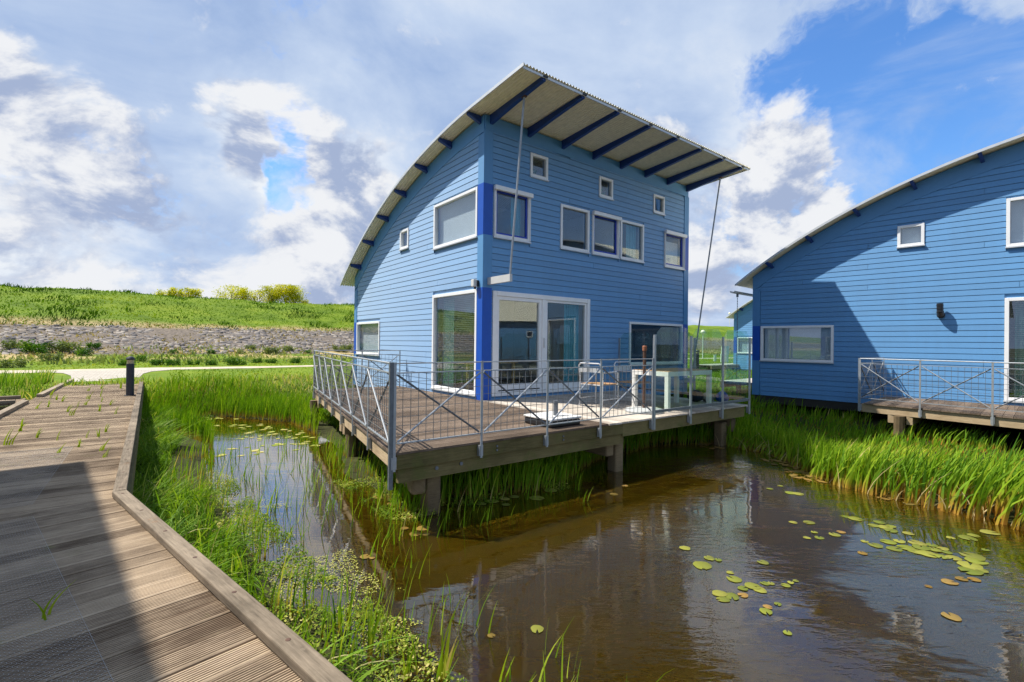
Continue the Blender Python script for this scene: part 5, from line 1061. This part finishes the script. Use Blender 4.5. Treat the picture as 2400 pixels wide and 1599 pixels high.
# grass growing through the boardwalk gaps: every tuft by itself
TUFTS = [(-5.83, 5.63, .22), (-5.79, 5.64, .20), (-6.55, 6.5, .26), (-5.94, 6.09, .2), (-5.51, 5.93, .15), (-4.89, 5.3, .13), (-4.97, 5.61, .15), (-4.28, 5.11, .1), (-4.25, 5.13, .12), (-4.54, 5.44, .16), (-5.22, 6.18, .18), (-5.43, 6.51, .2), (-5.3, 6.1, .12), (-8.3, 8.56, .16), (-8.34, 8.78, .2), (-7.55, 8.27, .2), (-7.92, 8.92, .12), (-7.93, 9.1, .16), (-7.06, 8.36, .2), (-7.53, 9.13, .18), (-6.53, 8.06, .15), (-7.09, 7.88, .2), (-9.16, 9.83, .2), (-8.85, 9.58, .22), (-9.51, 10.08, .2), (-10.02, 10.66, .22), (-9.78, 12.21, .28), (-10.18, 12.06, .25), (-8.8, 10.46, .24), (-8.68, 10.02, .2), (-8.06, 9.59, .15), (-11.59, 12.92, .24), (-12.05, 13.65, .2), (-10.02, 11.57, .16), (-9.34, 11.84, .15)]
TM = []
for i in range(4):
    n = (2, 3, 4, 3)[i]; o = blades('grass_tuft', np.stack([nrm(n, 0, .10), nrm(n, 0, .07)], 1), np.zeros(n), rng.uniform(.6, 1.1, n), .085 * rng.uniform(.6, 1.2, n), np.stack([nrm(n, .25, .3), nrm(n, 0, .3)], 1), np.abs(nrm(n, .2, .15)), G_LAWN, np.clip(nrm(n, .5, .25), 0, 1), None, None, K=5, twist=nrm(n, .3, .5)); TM.append(o.data); bpy.data.objects.remove(o)
for i, (x, y, h) in enumerate(TUFTS):
    o = bpy.data.objects.new('grass_tuft', TM[i % 4]); col.objects.link(o); o.location = (x, y, ZW - .004); o.scale = (h, h, h); o.rotation_euler = (0, 0, rng.uniform(-.6, .6)); tag(o, 'small tuft of green grass growing up between boardwalk planks', 'grass tuft', 'grass tufts in the boardwalk gaps')
clump_of('grass_tuft', 'two leaved grass blade growing through the wire mesh in the foreground', 'grass tuft', -2.05, 2.19, 3, .21, .011, .35, mt=G_LAWN, sp_=.30).location.z = ZW - max(gz(-2.05, 2.19), -.1)

# shrubs at the foot of the dike
def sprig(label, x, z):
    n = 26; c_ = np.stack([nrm(n, 0, .055), nrm(n, 0, .02), np.abs(nrm(n, .10, .06))], 1); d = rng.normal(0, 1, (n, 3)); d /= np.linalg.norm(d, axis=1)[:, None]; e = np.cross(d, rng.normal(0, 1, (n, 3))); e /= np.linalg.norm(e, axis=1)[:, None]
    V = np.stack([c_ - d * .05, c_ + e * .02, c_ + d * .05, c_ - e * .02], 1).reshape(-1, 3); o = npmesh('ornament', V, np.arange(4 * n).reshape(-1, 4), G_ORN, np.repeat(np.stack([rng.uniform(.2, .9, n), np.ones(n), np.zeros(n)], 1), 4, 0))
    w = h2w(A1, TH1, x, .125); o.location = (w[0], w[1], Z(z)); o.rotation_euler = (0, 0, TH1); tag(o, label, 'ornament')
G_ORN = leafmat('pale_green_ornament', [(.0, (.10, .28, .20)), (1.0, (.35, .60, .45))])
sprig('pale green ornament inside the leftmost small top window', 1.46, 3.80); sprig('pale green ornament inside the middle small top window', 3.72, 3.79)
def shrub_mesh(name, mt, n, seed):
    r_ = np.random.default_rng(seed); k = 9; cc = r_.normal(0, .32, (k, 3)) * (1, 1, .55) + (0, 0, .42); ci = r_.integers(0, k, n)
    c_ = cc[ci] + r_.normal(0, .17, (n, 3)); c_[:, 2] = np.abs(c_[:, 2]); d = r_.normal(0, 1, (n, 3)); d /= np.linalg.norm(d, axis=1)[:, None]; e = np.cross(d, r_.normal(0, 1, (n, 3))); e /= np.linalg.norm(e, axis=1)[:, None]
    l = r_.uniform(.06, .13, n)[:, None]; w = l * .45
    V = np.stack([c_ - d * l, c_ + e * w, c_ + d * l, c_ - e * w], 1).reshape(-1, 3); tn = np.clip(r_.normal(.3, .18, n) + .35 * c_[:, 2] * 0 + .25 * (ci % 3 - 1), 0, 1)
    return V, np.arange(4 * n).reshape(-1, 4), np.repeat(np.stack([tn, np.ones(n), np.zeros(n)], 1), 4, 0)
SHRUBS = [[-22.1,31.8,.33],[-20.3,33.0,.37],[-15.5,23.9,.29],[-16.2,23.3,.43],[-14.5,23.7,.31],[-13.7,24.0,.49],[-14.0,26.8,.3],[-13.1,26.5,.3],[-11.9,27.0,.4],[-18.8,33.8,.38],[-17.1,34.8,.65],[-19.0,35.6,.46],[-16.8,36.8,.48],[-15.4,36.8,.24],[-13.9,38.9,.58],[-13.4,39.7,.59],[-17.0,23.3,.39],[-20.5,20.2,.51],[-27.3,28.0,.8],[-26.4,28.9,.82],[-29.0,28.2,.62],[-20.3,26.7,.38],[-23.7,25.1,.56],[-25.0,28.5,.54],[-18.0,22.7,.36],[-26.1,30.5,.48]]
SM = []
for i in range(3):
    for mt in (G_SHRUB, G_PALE):
        V, Fc, T = shrub_mesh('shrub', mt, 750, 100 + i); o = npmesh('shrub', V, Fc, mt, T); SM.append(o.data); bpy.data.objects.remove(o)
for i, (x, y, w) in enumerate(SHRUBS):
    pale = i in (9, 10, 11, 12, 14, 15, 17, 19, 20, 22)
    o = bpy.data.objects.new('shrub', SM[(i % 3) * 2 + int(pale)]); col.objects.link(o); o.location = (x, y, gz(x, y) - .05); w = max(w, .34); o.scale = (w * 1.05, w * 1.05, w * .95); o.rotation_euler = (0, 0, i * 1.3)
    tag(o, 'pale grey green bush on the stones at the foot of the dike' if pale else 'low dark green bush at the edge of the lawn below the dike', 'shrub', 'pale bushes at the foot of the dike' if pale else 'dark bushes at the foot of the dike')
# trees behind the crest
def tree(label, x, y, ztop, rad, seed, leafy=1.0):
    r_ = np.random.default_rng(seed); zb_ = gz(x, y); Ht = ztop - zb_; tr = thing('tree', label, 'tree', (x, y, zb_), 0, None)
    m_ = MB(); m_.tube((0, 0, -.1), (.05, 0, Ht * .45), .13, 8, .08); tips = []
    for i in range(11):
        a = r_.uniform(0, 6.28); z0 = Ht * r_.uniform(.25, .5); q = Vector((math.cos(a) * rad * r_.uniform(.3, .9), math.sin(a) * rad * r_.uniform(.3, .9), Ht * r_.uniform(.55, .93))); m_.tube((.03, 0, z0), q, .05, 5, .012); tips.append(q)
    m_.build('trunk', MT['bark'], tr)
    n = int(2600 * leafy); tp = np.array([tuple(q) for q in tips]); ci = r_.integers(0, len(tp), n); c_ = tp[ci] + r_.normal(0, 1, (n, 3)) * (rad * .26, rad * .26, rad * .28)
    c_[:, 2] = np.minimum(c_[:, 2], Ht + r_.uniform(-.2, .05, n)); d = r_.normal(0, 1, (n, 3)); d /= np.linalg.norm(d, axis=1)[:, None]; e = np.cross(d, r_.normal(0, 1, (n, 3))); e /= np.linalg.norm(e, axis=1)[:, None]; l = r_.uniform(.05, .11, n)[:, None]; w = l * .5
    V = np.stack([c_ - d * l, c_ + e * w, c_ + d * l, c_ - e * w], 1).reshape(-1, 3); tn = np.clip(r_.normal(.5, .22, n) + .22 * (ci % 3 - 1), 0, 1)
    npmesh('crown', V, np.arange(4 * n).reshape(-1, 4), G_TREE, np.repeat(np.stack([tn, np.ones(n), np.zeros(n)], 1), 4, 0), parent=tr)
TREES = [[-41.8,58.7,8.0,.82],[-40.9,59.4,8.31,.66],[-40.2,59.9,8.38,.67],[-39.4,60.5,8.29,.9],[-36.3,62.9,9.0,1.64],[-35.4,63.6,8.79,1.06],[-33.9,64.8,8.64,1.08],[-32.4,65.9,9.33,1.1],[-31.2,66.9,9.58,1.61],[-30.3,67.6,9.37,1.38],[-29.4,68.3,8.31,.51]]
TL = ['small dark leafed tree top, leftmost behind the dike crest', 'thin yellowish tree top, second from the left behind the dike', 'slender sparse tree top between two yellow ones behind the dike', 'bushy tree top at the right end of the left group behind the dike', 'broad airy yellow green tree left of the dense round pair behind the dike', 'small tree top just right of the broad airy tree behind the dike',
      'low loose tree top left of the dense round pair behind the dike', 'dense round yellow green tree, left one of the pair behind the dike', 'dense tall yellow green tree, right one of the pair behind the dike', 'dense tree crown leaning out right of the tall pair behind the dike', 'little low bush-like tree, rightmost behind the dike crest']
for i, (x, y, zt, r_) in enumerate(TREES): tree(TL[i], x, y, zt, max(r_, .75) * 1.05, 200 + i, (.5, .35, .35, .6, .9, .6, .55, 1.1, 1.5, 1.2, .4)[i])
